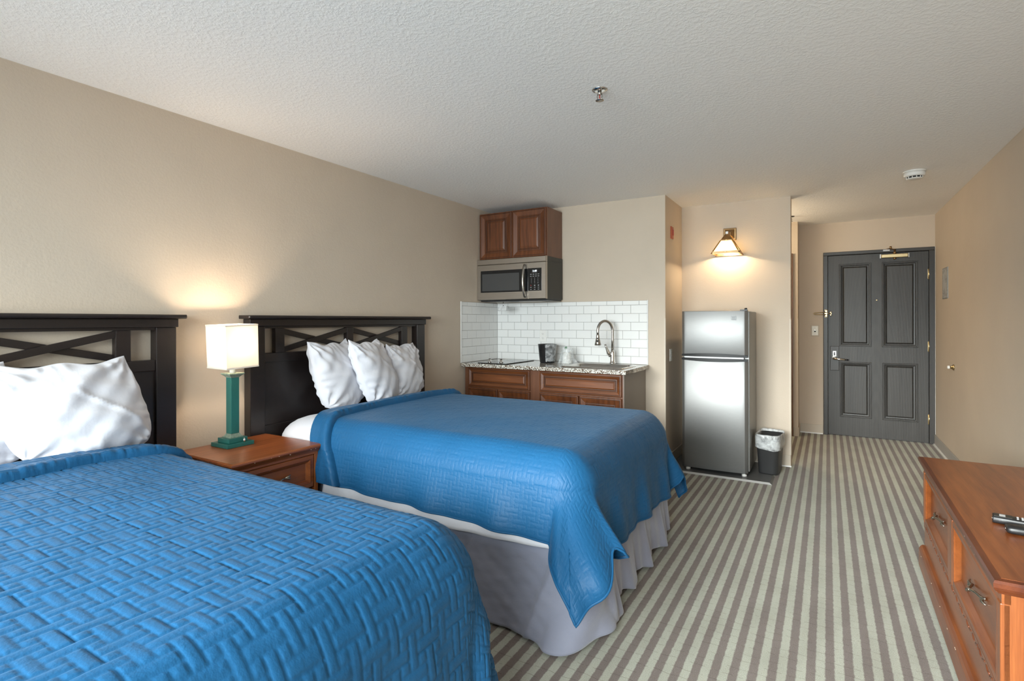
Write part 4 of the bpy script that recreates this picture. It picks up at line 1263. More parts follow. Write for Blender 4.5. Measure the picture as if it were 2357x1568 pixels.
def rrect(x0, x1, y0, y1, r, z, n=8):
    pts = []
    for cx, cy, a0 in ((x1 - r, y1 - r, 0), (x0 + r, y1 - r, 90), (x0 + r, y0 + r, 180), (x1 - r, y0 + r, 270)):
        for k in range(n + 1):
            a = math.radians(a0 + 90 * k / n)
            pts.append((cx + r * math.cos(a), cy + r * math.sin(a), z))
    return pts
sk = thing('sink', ((KX0 + KX1) / 2, (KY0 + KY1) / 2, CT1), 'stainless steel drop-in sink in the granite worktop', 'sink')
MB().rings([rrect(KX0 - 0.022, KX1 + 0.022, KY0 - 0.022, KY1 + 0.045, 0.06, CT1 + 0.0006), rrect(KX0 - 0.020, KX1 + 0.020, KY0 - 0.020, KY1 + 0.043, 0.06, CT1 + 0.007),
            rrect(KX0 - 0.006, KX1 + 0.006, KY0 - 0.006, KY1 + 0.006, 0.06, CT1 + 0.008), rrect(KX0 + 0.006, KX1 - 0.006, KY0 + 0.006, KY1 - 0.006, 0.06, CT1 + 0.002),
            rrect(KX0 + 0.012, KX1 - 0.012, KY0 + 0.012, KY1 - 0.012, 0.07, CT1 - 0.10), rrect(KX0 + 0.030, KX1 - 0.030, KY0 + 0.030, KY1 - 0.030, 0.07, CT1 - 0.14)], True, cap0=False).build('bowl', M['sink_steel'], sk)
MB().lathe([(0.0, 0.0), (0.030, 0.001), (0.040, 0.004), (0.042, 0.0)], ((KX0 + KX1) / 2, (KY0 + KY1) / 2, CT1 - 0.1395), 'Z', 20).build('drain', M['chrome'], sk)

FB = Vector((-1.690, 4.655, CT1 + 0.0085))
fa = thing('faucet', FB, 'tall gooseneck kitchen faucet with pull-down spray head behind the sink', 'faucet')
MB().lathe([(0.030, 0), (0.030, 0.006), (0.024, 0.014), (0.021, 0.03), (0.0215, 0.075), (0.019, 0.105), (0.0145, 0.125)], FB, 'Z', 22).build('base', M['chrome'], fa)
dv = Vector((-0.60, -0.80, 0)); R_ = 0.078
pts = [FB + Vector((0, 0, 0.12)), FB + Vector((0, 0, 0.22)), FB + Vector((0, 0, 0.30))]
for k in range(1, 15):
    a = math.pi * k / 14 * 1.04
    pts.append(FB + Vector((0, 0, 0.30)) + dv * (R_ * (1 - math.cos(a))) + Vector((0, 0, R_ * math.sin(a) * 1.15)))
end = pts[-1]
dirn = (pts[-1] - pts[-2]).normalized()
pts.append(end + dirn * 0.02)
MB().tube(pts, 0.0125, 14).build('spout', M['nickel'], fa)
h0 = pts[-1] + dirn * 0.001
hd = MB().tube([h0, h0 + dirn * 0.008, h0 + dirn * 0.03, h0 + dirn * 0.07, h0 + dirn * 0.095, h0 + dirn * 0.098], [0.0135, 0.0145, 0.0165, 0.0255, 0.0305, 0.026], 18).build('spray_head', M['nickel'], fa)
side = dv.cross(Vector((0, 0, 1))).normalized()
for f_, rr in ((0.036, 0.0065), (0.058, 0.010)):
    c_ = h0 + dirn * f_ + Vector((0.2, -0.98, 0)) * (0.0175 + (f_ - 0.036) * 0.22)
    MB().lathe([(rr, 0), (rr, -0.003), (rr * 0.6, -0.004)], c_, 'Y', 12).build('button', M['black'], hd)
l0 = FB + Vector((-0.014, -0.012, 0.07))
MB().tube([l0, l0 + Vector((-0.016, -0.014, 0.03)), l0 + Vector((-0.034, -0.026, 0.085)), l0 + Vector((-0.040, -0.03, 0.108))], [0.018, 0.016, 0.0095, 0.0105], 14).build('lever', M['chrome'], fa)

ck = thing('cooktop', (-2.69, 4.44, CT1), 'black glass two-burner cooktop let into the worktop corner', 'cooktop')
MB().box(-2.845, -2.535, 4.165, 4.715, CT1 + 0.0006, CT1 + 0.0075).build('glass_plate', M['black_glass'], ck, bev=0.002)
for x in (-2.778, -2.648):
    k = MB().lathe([(0.020, 0), (0.020, 0.004), (0.0145, 0.008), (0.013, 0.026), (0.011, 0.028)], (x, 4.27, CT1 + 0.0078), 'Z', 18).build('knob', M['chrome'], ck)
    MB().cbox((x, 4.27, CT1 + 0.038), (0.006, 0.026, 0.0045)).build('knob_grip', M['black'], k)
for y, r in ((4.42, 0.075), (4.60, 0.085)):
    m = MB()
    for k in range(48):
        a0, a1 = 2 * math.pi * k / 48, 2 * math.pi * (k + 1) / 48
        m.add([(-2.69 + rr * math.cos(a), y + rr * math.sin(a), CT1 + 0.0078) for rr, a in ((r, a0), (r, a1), (r - 0.003, a1), (r - 0.003, a0))], [(0, 1, 2, 3)])
    m.build('burner_ring', M['mesh_window'], ck)

# upper cabinet
UX0, UX1, UY = XL + 0.008, -2.250, 4.452
uc = thing('wall_cabinet', ((UX0 + UX1) / 2, (UY + YK) / 2, 1.928), 'wooden two-door wall cabinet above the microwave', 'cabinet')
MB().box(UX0, UX1, UY, YK - 0.002, 1.928, 2.387).build('body', M['cab_plain'], uc)
um = (UX0 + UX1) / 2
for p, q in ((UX0 + 0.003, um - 0.002), (um + 0.002, UX1 - 0.008)):
    o = raised(MB(), p, q, 1.931, 2.384, UY - 0.0005, wide=0.100).build('door', M['cab_z'], uc)
    glaze_lines(o, p, q, 1.931, 2.384, UY - 0.0005, 0.100)

# microwave
WX_0, WX_1, WY = XL + 0.004, -2.242, 4.400
mw = thing('microwave', ((WX_0 + WX_1) / 2, (WY + YK) / 2, 1.520), 'stainless over-the-range microwave with curved handle, hung under the wall cabinet', 'microwave')
MB().box(WX_0 + 0.006, WX_1, WY + 0.034, YK - 0.012, 1.523, 1.9265).build('body', M['charcoal_side'], mw, bev=0.003)
MB().panel(WX_0, WX_1, 1.872, 1.9250, WY + 0.0335, [(0, 0), (0, 0.030), (0.004, 0.034)]).build('vent_band', M['steel_x'], mw)
SX = -2.428
mdoor = MB().panel(WX_0, SX - 0.001, 1.5255, 1.8695, WY + 0.0335, [(0, 0), (0, 0.030), (0.004, 0.034)]).build('door', M['steel_x'], mw)
MB().panel(-2.966, SX - 0.0015, 1.598, 1.812, WY - 0.0003, [(0, 0), (0, 0.002), (0.001, 0.0025)]).build('window_surround', M['black_glass'], mdoor)
MB().panel(-2.948, -2.525, 1.612, 1.780, WY - 0.003, [(0, 0), (0, 0.001)]).build('window_screen', M['mesh_window'], mdoor)
hp = []
for k in range(15):
    s_ = k / 14; hp.append((-2.462, WY - 0.006 - 0.040 * math.sin(math.pi * s_) ** 0.7, 1.545 + 0.305 * s_))
hm = MB()
for side_ in (0,):
    hm.tube(hp, 0.0125, 12)
hm.build('handle', M['nickel'], mdoor)
cp = MB().panel(SX + 0.001, WX_1, 1.5255, 1.8695, WY + 0.0335, [(0, 0), (0, 0.030), (0.004, 0.034)]).build('control_panel', M['steel_x'], mw)
MB().panel(SX + 0.002, -2.286, 1.602, 1.814, WY - 0.0003, [(0, 0), (0, 0.002), (0.001, 0.0025)]).build('keypad', M['black_glass'], cp)
MB().panel(-2.386, -2.330, 1.772, 1.800, WY - 0.003, [(0, 0), (0, 0.0006)]).build('display', M['mesh_window'], cp)
face_y = Matrix.Rotation(math.radians(90), 4, 'X')
text_part('1:49', 0.026, 'clock_digits', M['digits'], cp, Matrix.Translation((-2.357, WY - 0.0042, 1.786)) @ face_y)
for r_, zz in enumerate((1.720, 1.705, 1.690, 1.675)):
    for c_, xx in enumerate((-2.392, -2.357, -2.322)):
        txt = '123456789'[r_ * 3 + c_] if r_ < 3 else ('*', '0', '#')[c_]
        text_part(txt, 0.011, 'key_legend', M['print_white'], cp, Matrix.Translation((xx, WY - 0.0034, zz)) @ face_y)
for r_, (zz, n_) in enumerate(((1.757, 4), (1.738, 4), (1.652, 3), (1.634, 3), (1.615, 3))):
    for c_ in range(n_):
        xx = -2.397 + c_ * (0.080 / (n_ - 1))
        MB().cbox((xx, WY - 0.0034, zz), (0.015 if r_ != 2 else 0.011, 0.0006, 0.0035 if r_ != 2 else 0.007)).build('key_legend', M['print_red'] if (r_ == 2 and c_ == 0) else M['print_white'], cp)
MB().box(WX_0 + 0.02, WX_1 - 0.01, WY + 0.036, YK - 0.02, 1.510, 1.5225).build('bottom_grille', M['black'], mw)
MB().box(WX_0 + 0.06, WX_0 + 0.30, WY + 0.10, WY + 0.20, 1.5065, 1.5095).build('filter', M['steel_x'], mw)
MB().box(WX_0 + 0.42, WX_0 + 0.66, WY + 0.10, WY + 0.20, 1.5065, 1.5095).build('filter', M['steel_x'], mw)
for z_ in (1.885, 1.879):
    MB().box(WX_1 + 0.0002, WX_1 + 0.0012, WY + 0.13, WY + 0.34, z_, z_ + 0.003).build('side_slot', M['black'], mw)
cv = MB().tube([(-2.765, 4.50, 1.462), (-2.765, 4.50, 1.5065)], 0.004, 8)
cvo = cv.build('cover_hanger', M['chrome'], mw)
cl_ = MB()
cl_.box(-2.815, -2.712, 4.47, 4.473, 1.418, 1.466).box(-2.815, -2.712, 4.527, 4.53, 1.418, 1.466).box(-2.815, -2.812, 4.473, 4.527, 1.418, 1.466).box(-2.715, -2.712, 4.473, 4.527, 1.418, 1.466).box(-2.812, -2.715, 4.473, 4.527, 1.418, 1.421)
cl_.build('clear_light_cover', M['clear'], cvo)

# ice bucket with folded liner
bk = thing('ice_bucket', (-2.31, 4.56, CT1), 'black plastic ice bucket on the worktop between cooktop and sink', 'ice bucket')
bc = (-2.310, 4.560, CT1 + 0.0006)
MB().lathe([(0.066, 0), (0.070, 0.004), (0.088, 0.170), (0.090, 0.178), (0.086, 0.178), (0.083, 0.168), (0.064, 0.008)], bc, 'Z', 36).build('pail', M['bucket'], bk)
ln = []
for k in range(15):
    a = math.radians(-75 + 95 * k / 14)
    col = []
    for j in range(9):
        s_ = j / 8; r = 0.0915 - 0.0195 * s_ + 0.004 * noise.noise((k * 0.7, j * 0.6, 3.0)) + 0.002
        col.append((bc[0] + r * math.cos(a), bc[1] + r * math.sin(a), bc[2] + 0.181 - 0.165 * s_ + 0.01 * noise.noise((k * 0.5, 9, 1)) * s_))
    ln.append(col)
MB().grid(np.array(ln)).build('plastic_liner', M['bag'], bk)

# plastic bag over stacked cups
bg = thing('bagged_cups', (-2.105, 4.57, CT1), 'clear plastic bag wrapped over cups, between ice bucket and sink', 'plastic bag')
gc = (-2.105, 4.570, CT1 + 0.0006)
MB().lathe([(0.048, 0), (0.046, 0.005), (0.034, 0.105), (0.0, 0.106)], (gc[0] - 0.002, gc[1], gc[2]), 'Z', 24).build('cup', M['white_plastic'], bg)
G = []
for j in range(26):
    s_ = j / 25; ring = []
    for k in range(56):
        a = 2 * math.pi * k / 56
        r = 0.040 + 0.036 * (1 - s_) ** 0.8 if s_ < 0.88 else (0.040 + 0.036 * 0.12 ** 0.8) * math.sqrt(max(0, 1 - ((s_ - 0.88) / 0.12) ** 2))
        r *= 1 + (0.16 * noise.noise((math.cos(a) * 2.2, math.sin(a) * 2.2, s_ * 2.5)) + 0.10 * math.sin(a * 7 + 4 * s_)) * (1 - 0.6 * s_)
        if s_ < 0.25: r *= 1 + 0.12 * (0.25 - s_) / 0.25 * (1 + math.sin(a * 5))
        ring.append((gc[0] + r * math.cos(a), gc[1] + r * math.sin(a), gc[2] + 0.003 + 0.160 * s_))
    G.append(ring)
MB().grid(np.array(G), wrap=True).build('bag', M['bag'], bg)
MB().lathe([(0.0, 0), (0.011, 0.001), (0.013, 0.0)], (gc[0] + 0.008, gc[1] - 0.044, gc[2] + 0.147), 'Y', 14).build('sticker', M['print_green'], bg)

# wall outlets and switch
def outlet(name, cx, cz, axis, label, ivory=False):
    m = M['white_plastic']
    if axis == 'y':     # on kitchen wall facing -y, over the tiles
        yb = YK - 0.0125
        t = thing(name, (cx, yb, cz - 0.058), label, 'outlet')
        MB().panel(cx - 0.036, cx + 0.036, cz - 0.058, cz + 0.058, yb, [(0, 0), (0, 0.004), (0.003, 0.0055)]).build('plate', m, t)
        for dz in (-0.021, 0.021):
            s = MB().panel(cx - 0.017, cx + 0.017, cz + dz - 0.015, cz + dz + 0.015, yb - 0.0056, [(0, 0), (0.001, 0.0015)]).build('socket', m, t)
            for dx, h in ((-0.0065, 0.009), (0.0065, 0.007)):
                MB().cbox((cx + dx, yb - 0.0073, cz + dz + 0.003), (0.0022, 0.0006, h)).build('slot', M['dark_hole'], s)
            MB().cbox((cx, yb - 0.0073, cz + dz - 0.008), (0.005, 0.0006, 0.004)).build('slot', M['dark_hole'], s)
    else:               # on the side of the kitchen wall facing +x
        xb = XK + 0.0006
        t = thing(name, (xb, cx, cz - 0.055), label, 'outlet')
        MB().panel(cx - 0.035, cx + 0.035, cz - 0.055, cz + 0.055, xb, [(0, 0), (0, 0.004), (0.003, 0.0055)], '+x').build('plate', m, t)
        for dz in (-0.02, 0.02):
            s = MB().panel(cx - 0.016, cx + 0.016, cz + dz - 0.014, cz + dz + 0.014, xb + 0.0056, [(0, 0), (0.001, 0.0015)], '+x').build('socket', m, t)
            for dy in (-0.006, 0.006):
                MB().cbox((xb + 0.0073, cx + dy, cz + dz + 0.002), (0.0006, 0.002, 0.008)).build('slot', M['dark_hole'], s)
    return t
outlet('wall_outlet', -2.457, 1.167, 'y', 'white double outlet on the tiled splashback above the ice bucket')
outlet('wall_outlet', 4.952, 1.003, 'x', 'white outlet in shadow on the wall end beside the refrigerator')
yb = YD - 0.0006
sw = thing('light_switch', (-0.123, yb, 1.140), 'ivory light switch on the wall left of the entrance door', 'light switch')
MB().panel(-0.166, -0.080, 1.132, 1.264, yb, [(0, 0), (0, 0.003), (0.002, 0.004)]).build('back_plate', M['base_tan'], sw)
MB().panel(-0.156, -0.090, 1.142, 1.254, yb - 0.0042, [(0, 0), (0, 0.004), (0.003, 0.006)]).build('plate', M['ivory'], sw)
MB().box(-0.131, -0.115, yb - 0.0112, yb - 0.0103, 1.182, 1.214).build('slot', M['dark_hole'], sw)
MB().box(-0.128, -0.118, yb - 0.022, yb - 0.0113, 1.199, 1.211).build('toggle', M['pewter'], sw)
for z_ in (1.162, 1.234):
    MB().lathe([(0.0035, 0), (0.0035, -0.001), (0.002, -0.0016)], (-0.123, yb - 0.0103, z_), 'Y', 10).build('screw', M['pewter'], sw)

# ================================================================== REFRIGERATOR, TRAY, BIN
RX0, RX1, RY = -1.108, -0.571, 4.800
rf = thing('refrigerator', ((RX0 + RX1) / 2, 5.07, 0), 'stainless two-door refrigerator with freezer on top, in the nook below the sconce', 'refrigerator')
MB().box(RX0 + 0.004, RX1 + 0.010, 4.862, 5.345, 0.045, 1.396).build('body', M['steel_side'], rf, bev=0.006)
def fridge_door(name, z0, z1):
    # gently bowed front with rounded vertical edges
    prof = []
    n = 24
    for k in range(n + 1):
        s_ = -1 + 2 * k / n
        x = (RX0 + RX1) / 2 + s_ * (RX1 - RX0) / 2
        y = RY + 0.014 * s_ ** 2 + 0.018 * max(0, (abs(s_) - 0.93) / 0.07) ** 2
        prof.append((x, y))
    lo = [(RX0 + 0.0, 4.858), *[(x, y) for x, y in prof], (RX1, 4.858)]
    m = MB().rings([[(x, y, z) for x, y in lo] for z in (z0, z1)], False)
    m.s = [True] * len(m.f)
    for i, f in enumerate(m.f):
        if len(f) > 4: m.s[i] = False
    o = m.build(name, M['steel_fridge'], rf, bev=0.003)
    MB().box(RX0 + 0.004, RX1 - 0.003, 4.8583, 4.8618, z0 + 0.004, z1 - 0.004).build('gasket', M['gasket'], o)
    return o
fz = fridge_door('freezer_door', 1.026, 1.401)
fd = fridge_door('lower_door', 0.036, 0.976)
def lip(name, z0, z1, par, bow):
    m = MB(); n = 22; L = []
    for k in range(n + 1):
        s_ = -1 + 2 * k / n
        x = (RX0 + RX1) / 2 + s_ * ((RX1 - RX0) / 2 - 0.002)
        y = RY + 0.014 * s_ ** 2
        b = bow * (1 - s_ ** 2)
        L.append((x, y, b))
    loops = []
    for x, y, b in L:
        za, zb = (z0, z1 + b) if bow > 0 else (z0 + b, z1)
        loops.append([(x, y + 0.05, za), (x, y - 0.006, za), (x, y - 0.006, zb), (x, y + 0.05, zb)])
    return m.rings(loops).build(name, M['handle_black'], par)
lip('handle_lip', 1.008, 1.0255, fz, 0.012)
lip('handle_lip', 0.9765, 0.9940, fd, -0.012)
MB().box(RX0 + 0.03, RX1 - 0.03, RY + 0.012, RY + 0.040, 0.9945, 1.0075).build('handle_trim', M['handle_grey'], fd)
bd = MB().panel(-0.700, -0.656, 1.322, 1.358, RY + 0.0065, [(0, -0.006), (0, 0.002), (0.002, 0.0025)]).build('badge', M['badge'], fz)
MB().panel(-0.697, -0.659, 1.325, 1.355, RY + 0.0040, [(0, 0), (0, 0.0004), (0.0022, 0.0004), (0.0022, 0)], cap0=False, cap1=False).build('badge_border', M['badge_dark'], bd)
MB().box(-0.692, -0.664, RY + 0.0030, RY + 0.0038, 1.342, 1.350).box(-0.692, -0.664, RY + 0.0030, RY + 0.0038, 1.330, 1.337).build('badge_print', M['badge_dark'], bd)
MB().box(RX1 - 0.060, RX1 - 0.004, 4.825, 4.875, 1.4015, 1.411).lathe([(0.011, 0), (0.011, 0.010), (0.007, 0.013)], (RX1 - 0.016, 4.836, 1.411), 'Z', 14).build('hinge', M['black'], rf)
for x in (RX0 + 0.05, RX1 - 0.030):
    for y in (4.835, 5.30):
        MB().lathe([(0.020, 0), (0.020, 0.016), (0.009, 0.018), (0.009, 0.024)], (x, y, 0.0115), 'Z', 14).build('foot', M['white_plastic'], rf)
MB().box(RX0 + 0.01, RX1 - 0.01, 4.90, 4.92, 0.030, 0.0445).build('kick_plate', M['black'], rf)

ty = thing('floor_tray', (-0.80, 5.06, 0), 'grey vinyl floor plate with pale edging strip under the refrigerator', 'floor plate')
MB().box(XK + 0.012, -0.402, 4.745, YN - 0.012, 0.0008, 0.010).build('plate', M['tray'], ty)
MB().rings([[(XK + 0.012, 4.718, 0.0008), (XK + 0.012, 4.744, 0.0008), (XK + 0.012, 4.744, 0.0115)], [(-0.382, 4.718, 0.0008), (-0.402, 4.744, 0.0008), (-0.402, 4.744, 0.0115)]]).build('edge_strip', M['tray_edge'], ty)
MB().rings([[(-0.382, 4.718, 0.0008), (-0.402, 4.745, 0.0008), (-0.402, 4.745, 0.0115)], [(-0.382, 4.985, 0.0008), (-0.401, 4.985, 0.0008), (-0.401, 4.985, 0.0115)]]).build('edge_strip', M['steel_side'], ty)

BN = Vector((-0.428, 5.110, 0.0122))
bn = thing('waste_bin', BN, 'black plastic waste bin with clear liner beside the refrigerator', 'waste bin')
def bin_ring(hx, hy, r, zz, n=7):
    return [(x, y, zz) for x, y, _ in rrect(-hx, hx, -hy, hy, r, 0, n)]
Rb = Matrix.Translation(BN) @ Matrix.Rotation(math.radians(-6), 4, 'Z')
body = MB().rings([bin_ring(0.070, 0.108, 0.036, 0.004), bin_ring(0.075, 0.113, 0.040, 0.0), bin_ring(0.0765, 0.1145, 0.040, 0.006), bin_ring(0.092, 0.138, 0.046, 0.315), bin_ring(0.095, 0.141, 0.046, 0.322),
                    bin_ring(0.089, 0.135, 0.044, 0.322), bin_ring(0.073, 0.110, 0.036, 0.012)], True)
body.xf(Rb); body.build('tub', M['black_satin'], bn)
loops = []
prof = [(0.95, -0.10), (0.975, 0.010), (1.03, 0.018), (1.055, 0.004), (1.050, -0.03), (1.035, -0.075)]
for s_, dz in prof:
    ring = []
    for k, (x, y, _) in enumerate(bin_ring(0.095, 0.141, 0.046, 0, 11)):
        a = math.atan2(y, x)
        nn = noise.noise((math.cos(a) * 3.1, math.sin(a) * 3.1, s_ * 5 + dz * 9))
        drop = dz - (0.040 * (0.5 + 0.5 * math.cos(a + 0.9)) if dz < -0.05 and s_ > 1 else 0)
        q = s_ + 0.030 * nn
        ring.append((x * q, y * q, 0.322 + drop + 0.010 * noise.noise((a * 3.7, 2.0, dz * 30))))
    loops.append(ring)
lm_ = MB().rings(loops, True, False, False); lm_.xf(Rb); lm_.build('liner', M['liner'], bn)

# ================================================================== WALL SCONCE
SC = Vector((-0.797, 5.262, 0))
sn = thing('wall_sconce', (-0.793, YN, 2.08), 'bronze wall sconce with lit pyramid glass shade above the refrigerator', 'wall lamp')
MB().panel(-0.850, -0.736, 2.078, 2.194, YN - 0.0006, [(0, 0), (0, 0.012), (0.004, 0.016), (0.016, 0.017), (0.020, 0.022), (0.042, 0.050), (0.043, 0.052)]).build('backplate', M['bronze'], sn, bev=0.002)
ar = MB().box(SC.x - 0.013, SC.x + 0.013, SC.y - 0.013, YN - 0.050, 2.118, 2.144)
ar.build('arm', M['bronze'], sn, bev=0.002)
MB().box(SC.x - 0.011, SC.x + 0.011, SC.y - 0.0185, SC.y - 0.0135, 2.120, 2.142).build('bolt', M['nickel'], sn)
sqr = lambda h, zz: [(SC.x - h, SC.y - h, zz), (SC.x + h, SC.y - h, zz), (SC.x + h, SC.y + h, zz), (SC.x - h, SC.y + h, zz)]
HB_, ZB_, HT_, ZT_ = 0.120, 1.932, 0.048, 2.062
hat = lambda zz: HB_ + (HT_ - HB_) * (zz - ZB_) / (ZT_ - ZB_)
MB().rings([sqr(0.050, 2.061), sqr(0.049, 2.064), sqr(0.018, 2.116), sqr(0.014, 2.1175)], cap0=False).build('cap', M['bronze'], sn, bev=0.0)
fr_ = MB()
for a, b in ((-1, -1), (1, -1), (1, 1), (-1, 1)):
    fr_.bar((SC.x + a * HB_, SC.y + b * HB_, ZB_), (SC.x + a * HT_, SC.y + b * HT_, ZT_), 0.009, 0.009, (a, b, 0.3))
for (a, b), (c, d) in (((-1, -1), (1, -1)), ((1, -1), (1, 1)), ((1, 1), (-1, 1)), ((-1, 1), (-1, -1))):
    h1 = hat(1.942)
    fr_.bar((SC.x + a * h1, SC.y + b * h1, 1.942), (SC.x + c * h1, SC.y + d * h1, 1.942), 0.005, 0.020, (0, 0, 1))
    h2 = hat(2.058)
    fr_.bar((SC.x + a * h2, SC.y + b * h2, 2.058), (SC.x + c * h2, SC.y + d * h2, 2.058), 0.005, 0.008, (0, 0, 1))
fo = fr_.build('shade_frame', M['bronze'], sn)
for zc in (2.054, 1.952):
    h = hat(zc) + 0.0035
    MB().add([(SC.x - 0.011, SC.y - h, zc), (SC.x, SC.y - h + 0.004, zc + 0.011), (SC.x + 0.011, SC.y - h, zc), (SC.x, SC.y - h - 0.003, zc - 0.011),
              (SC.x - 0.011, SC.y - h - 0.003, zc), (SC.x, SC.y - h + 0.001, zc + 0.011), (SC.x + 0.011, SC.y - h - 0.003, zc), (SC.x, SC.y - h - 0.006, zc - 0.011)],
             [(0, 1, 2, 3), (7, 6, 5, 4), (0, 4, 5, 1), (1, 5, 6, 2), (2, 6, 7, 3), (3, 7, 4, 0)]).build('diamond', M['sconce_glass'], fo)
for (a, b), (c, d) in (((-1, -1), (1, -1)), ((1, -1), (1, 1)), ((1, 1), (-1, 1)), ((-1, 1), (-1, -1))):
    za, zb = 1.950, 2.056
    ha, hb_ = hat(za) - 0.003, hat(zb) - 0.003
    g_ = MB().add([(SC.x + a * ha, SC.y + b * ha, za), (SC.x + c * ha, SC.y + d * ha, za), (SC.x + c * hb_, SC.y + d * hb_, zb), (SC.x + a * hb_, SC.y + b * hb_, zb)], [(0, 1, 2, 3)]).build('glass_pane', M['sconce_glass'], sn)
    md = g_.modifiers.new('thickness', 'SOLIDIFY'); md.thickness = 0.002
MB().lathe([(0.012, 0.045), (0.012, 0.03), (0.026, 0.0), (0.024, -0.02), (0.001, -0.035)], (SC.x, SC.y, 2.000), 'Z', 18).build('bulb', M['bulb'], sn)
point_light('sconce_bulb', (SC.x, SC.y, 1.985), 24.0, (1.0, 0.77, 0.49), 0.03, sn)

# ================================================================== SMALL FITTINGS
fa_ = thing('fire_alarm', (XK, 4.99, 2.07), 'small red alarm box high on the wall end beside the sconce', 'alarm')
MB().panel(4.953, 5.026, 2.076, 2.187, XK + 0.0006, [(0, 0), (0, 0.009), (0.003, 0.012)], '+x').build('housing', M['red'], fa_)
MB().panel(4.985, 5.012, 2.108, 2.160, XK + 0.0128, [(0, 0), (0, 0.004), (0.002, 0.005)], '+x').build('lens', M['print_red'], fa_)

def sprinkler(cx, cy, label, dark):
    t = thing('sprinkler', (cx, cy, H - 0.06), label, 'sprinkler', 'ceiling sprinklers')
    MB().lathe([(0.038, 0.0), (0.037, -0.003), (0.030, -0.006), (0.018, -0.008)], (cx, cy, H - 0.0006), 'Z', 24).build('escutcheon', M['black'] if dark else M['chrome'], t)
    MB().lathe([(0.0095, 0), (0.0095, -0.014), (0.007, -0.018)], (cx, cy, H - 0.009), 'Z', 14).build('body', M['nickel'], t)
    for s in (-1, 1):
        MB().tube([(cx + s * 0.009, cy, H - 0.022), (cx + s * 0.013, cy, H - 0.034), (cx + s * 0.009, cy, H - 0.046), (cx, cy, H - 0.050)], 0.0028, 8).build('frame_arm', M['nickel'], t)
    MB().tube([(cx, cy, H - 0.027), (cx, cy, H - 0.049)], 0.003, 8).build('glass_bulb', M['print_red'], t)
    d = MB().lathe([(0.0, 0), (0.005, 0.0), (0.020, -0.002), (0.020, -0.0032), (0.0, -0.003)], (cx, cy, H - 0.0505), 'Z', 20).build('deflector', M['nickel'], t)
    return t
sprinkler(-0.947, 2.436, 'chrome ceiling sprinkler over the far bed', False)
sprinkler(-0.338, 6.470, 'dark ceiling sprinkler peeping out behind the nook corner', True)

al = thing('alcove_fill_light', (-0.95, 6.20, H - 0.09), 'unseen lamp added in the alcove to light the hall, bulb under a white dish', 'fill light')  # added lamp, hidden from the camera, that brightens the hall
MB().lathe([(0.030, 0.0), (0.034, -0.012), (0.120, -0.030), (0.124, -0.034), (0.030, -0.024)], (-0.95, 6.20, H - 0.0006), 'Z', 28).build('dish', M['white_plastic'], al)
MB().lathe([(0.012, 0.0), (0.012, -0.012), (0.028, -0.035), (0.024, -0.055), (0.001, -0.066)], (-0.95, 6.20, H - 0.026), 'Z', 20).build('bulb', M['bulb'], al)
point_light('alcove_fill', (-0.95, 6.20, H - 0.33), 20.0, (1.0, 0.85, 0.60), 0.22, al)

sd = thing('smoke_detector', (0.566, 4.985, H - 0.05), 'white round smoke detector on the ceiling before the entrance', 'smoke detector')
MB().lathe([(0.072, 0.0), (0.072, -0.008), (0.070, -0.010)], (0.566, 4.985, H - 0.0006), 'Z', 36).build('mount', M['white_plastic'], sd)
MB().lathe([(0.068, 0.0), (0.068, -0.026), (0.062, -0.032), (0.052, -0.033)], (0.566, 4.985, H - 0.0108), 'Z', 36).build('housing', M['white_plastic'], sd)
MB().lathe([(0.048, 0.0), (0.048, -0.010)], (0.566, 4.985, H - 0.044), 'Z', 30).build('vent_ring', M['dark_hole'], sd)
for k in range(12):
    a = 2 * math.pi * k / 12 + 0.15
    MB().tube([(0.566 + 0.050 * math.cos(a), 4.985 + 0.050 * math.sin(a), H - 0.0432), (0.566 + 0.050 * math.cos(a), 4.985 + 0.050 * math.sin(a), H - 0.0548)], 0.0032, 6).build('rib', M['white_plastic'], sd)
MB().lathe([(0.052, 0.0), (0.050, -0.004), (0.030, -0.008), (0.0, -0.009)], (0.566, 4.985, H - 0.055), 'Z', 30).build('cover', M['white_plastic'], sd)

nt_ = thing('notice_plaque', (XR, 6.565, 1.52), 'small grey framed notice on the right wall near the door', 'notice')
MB().panel(6.432, 6.705, 1.526, 1.826, XR - 0.0006, [(0, 0), (0, 0.004), (0.002, 0.005)], '-x').build('frame', M['badge'], nt_)
MB().panel(6.440, 6.697, 1.534, 1.818, XR - 0.0058, [(0, 0), (0, 0.0005)], '-x').build('print', M['notice'], nt_)
ds = thing('door_stop', (XR, 6.176, 0.86), 'round metal door stop on the right wall', 'door stop')
MB().lathe([(0.026, 0.0), (0.026, -0.006), (0.018, -0.012), (0.012, -0.014), (0.012, -0.030)], (XR - 0.0006, 6.176, 0.891), 'X', 20).build('base', M['brass'], ds)
MB().lathe([(0.015, -0.0302), (0.016, -0.040), (0.011, -0.048)], (XR - 0.0006, 6.176, 0.891), 'X', 18).build('rubber_tip', M['white_plastic'], ds)

# ================================================================== DRESSER
DT, DL, DD = 0.600, 1.578, 0.548
D0 = Vector((0.3955, 1.952, 0))
RD = Matrix.Translation(D0) @ Matrix.Rotation(math.radians(-0.65), 4, 'Z')
ds_ = thing('dresser', (D0.x + 0.28, D0.y + 0.79, 0), 'long cherry wood dresser with carved trim along the right wall', 'dresser')
def D(m): return m.xf(RD)
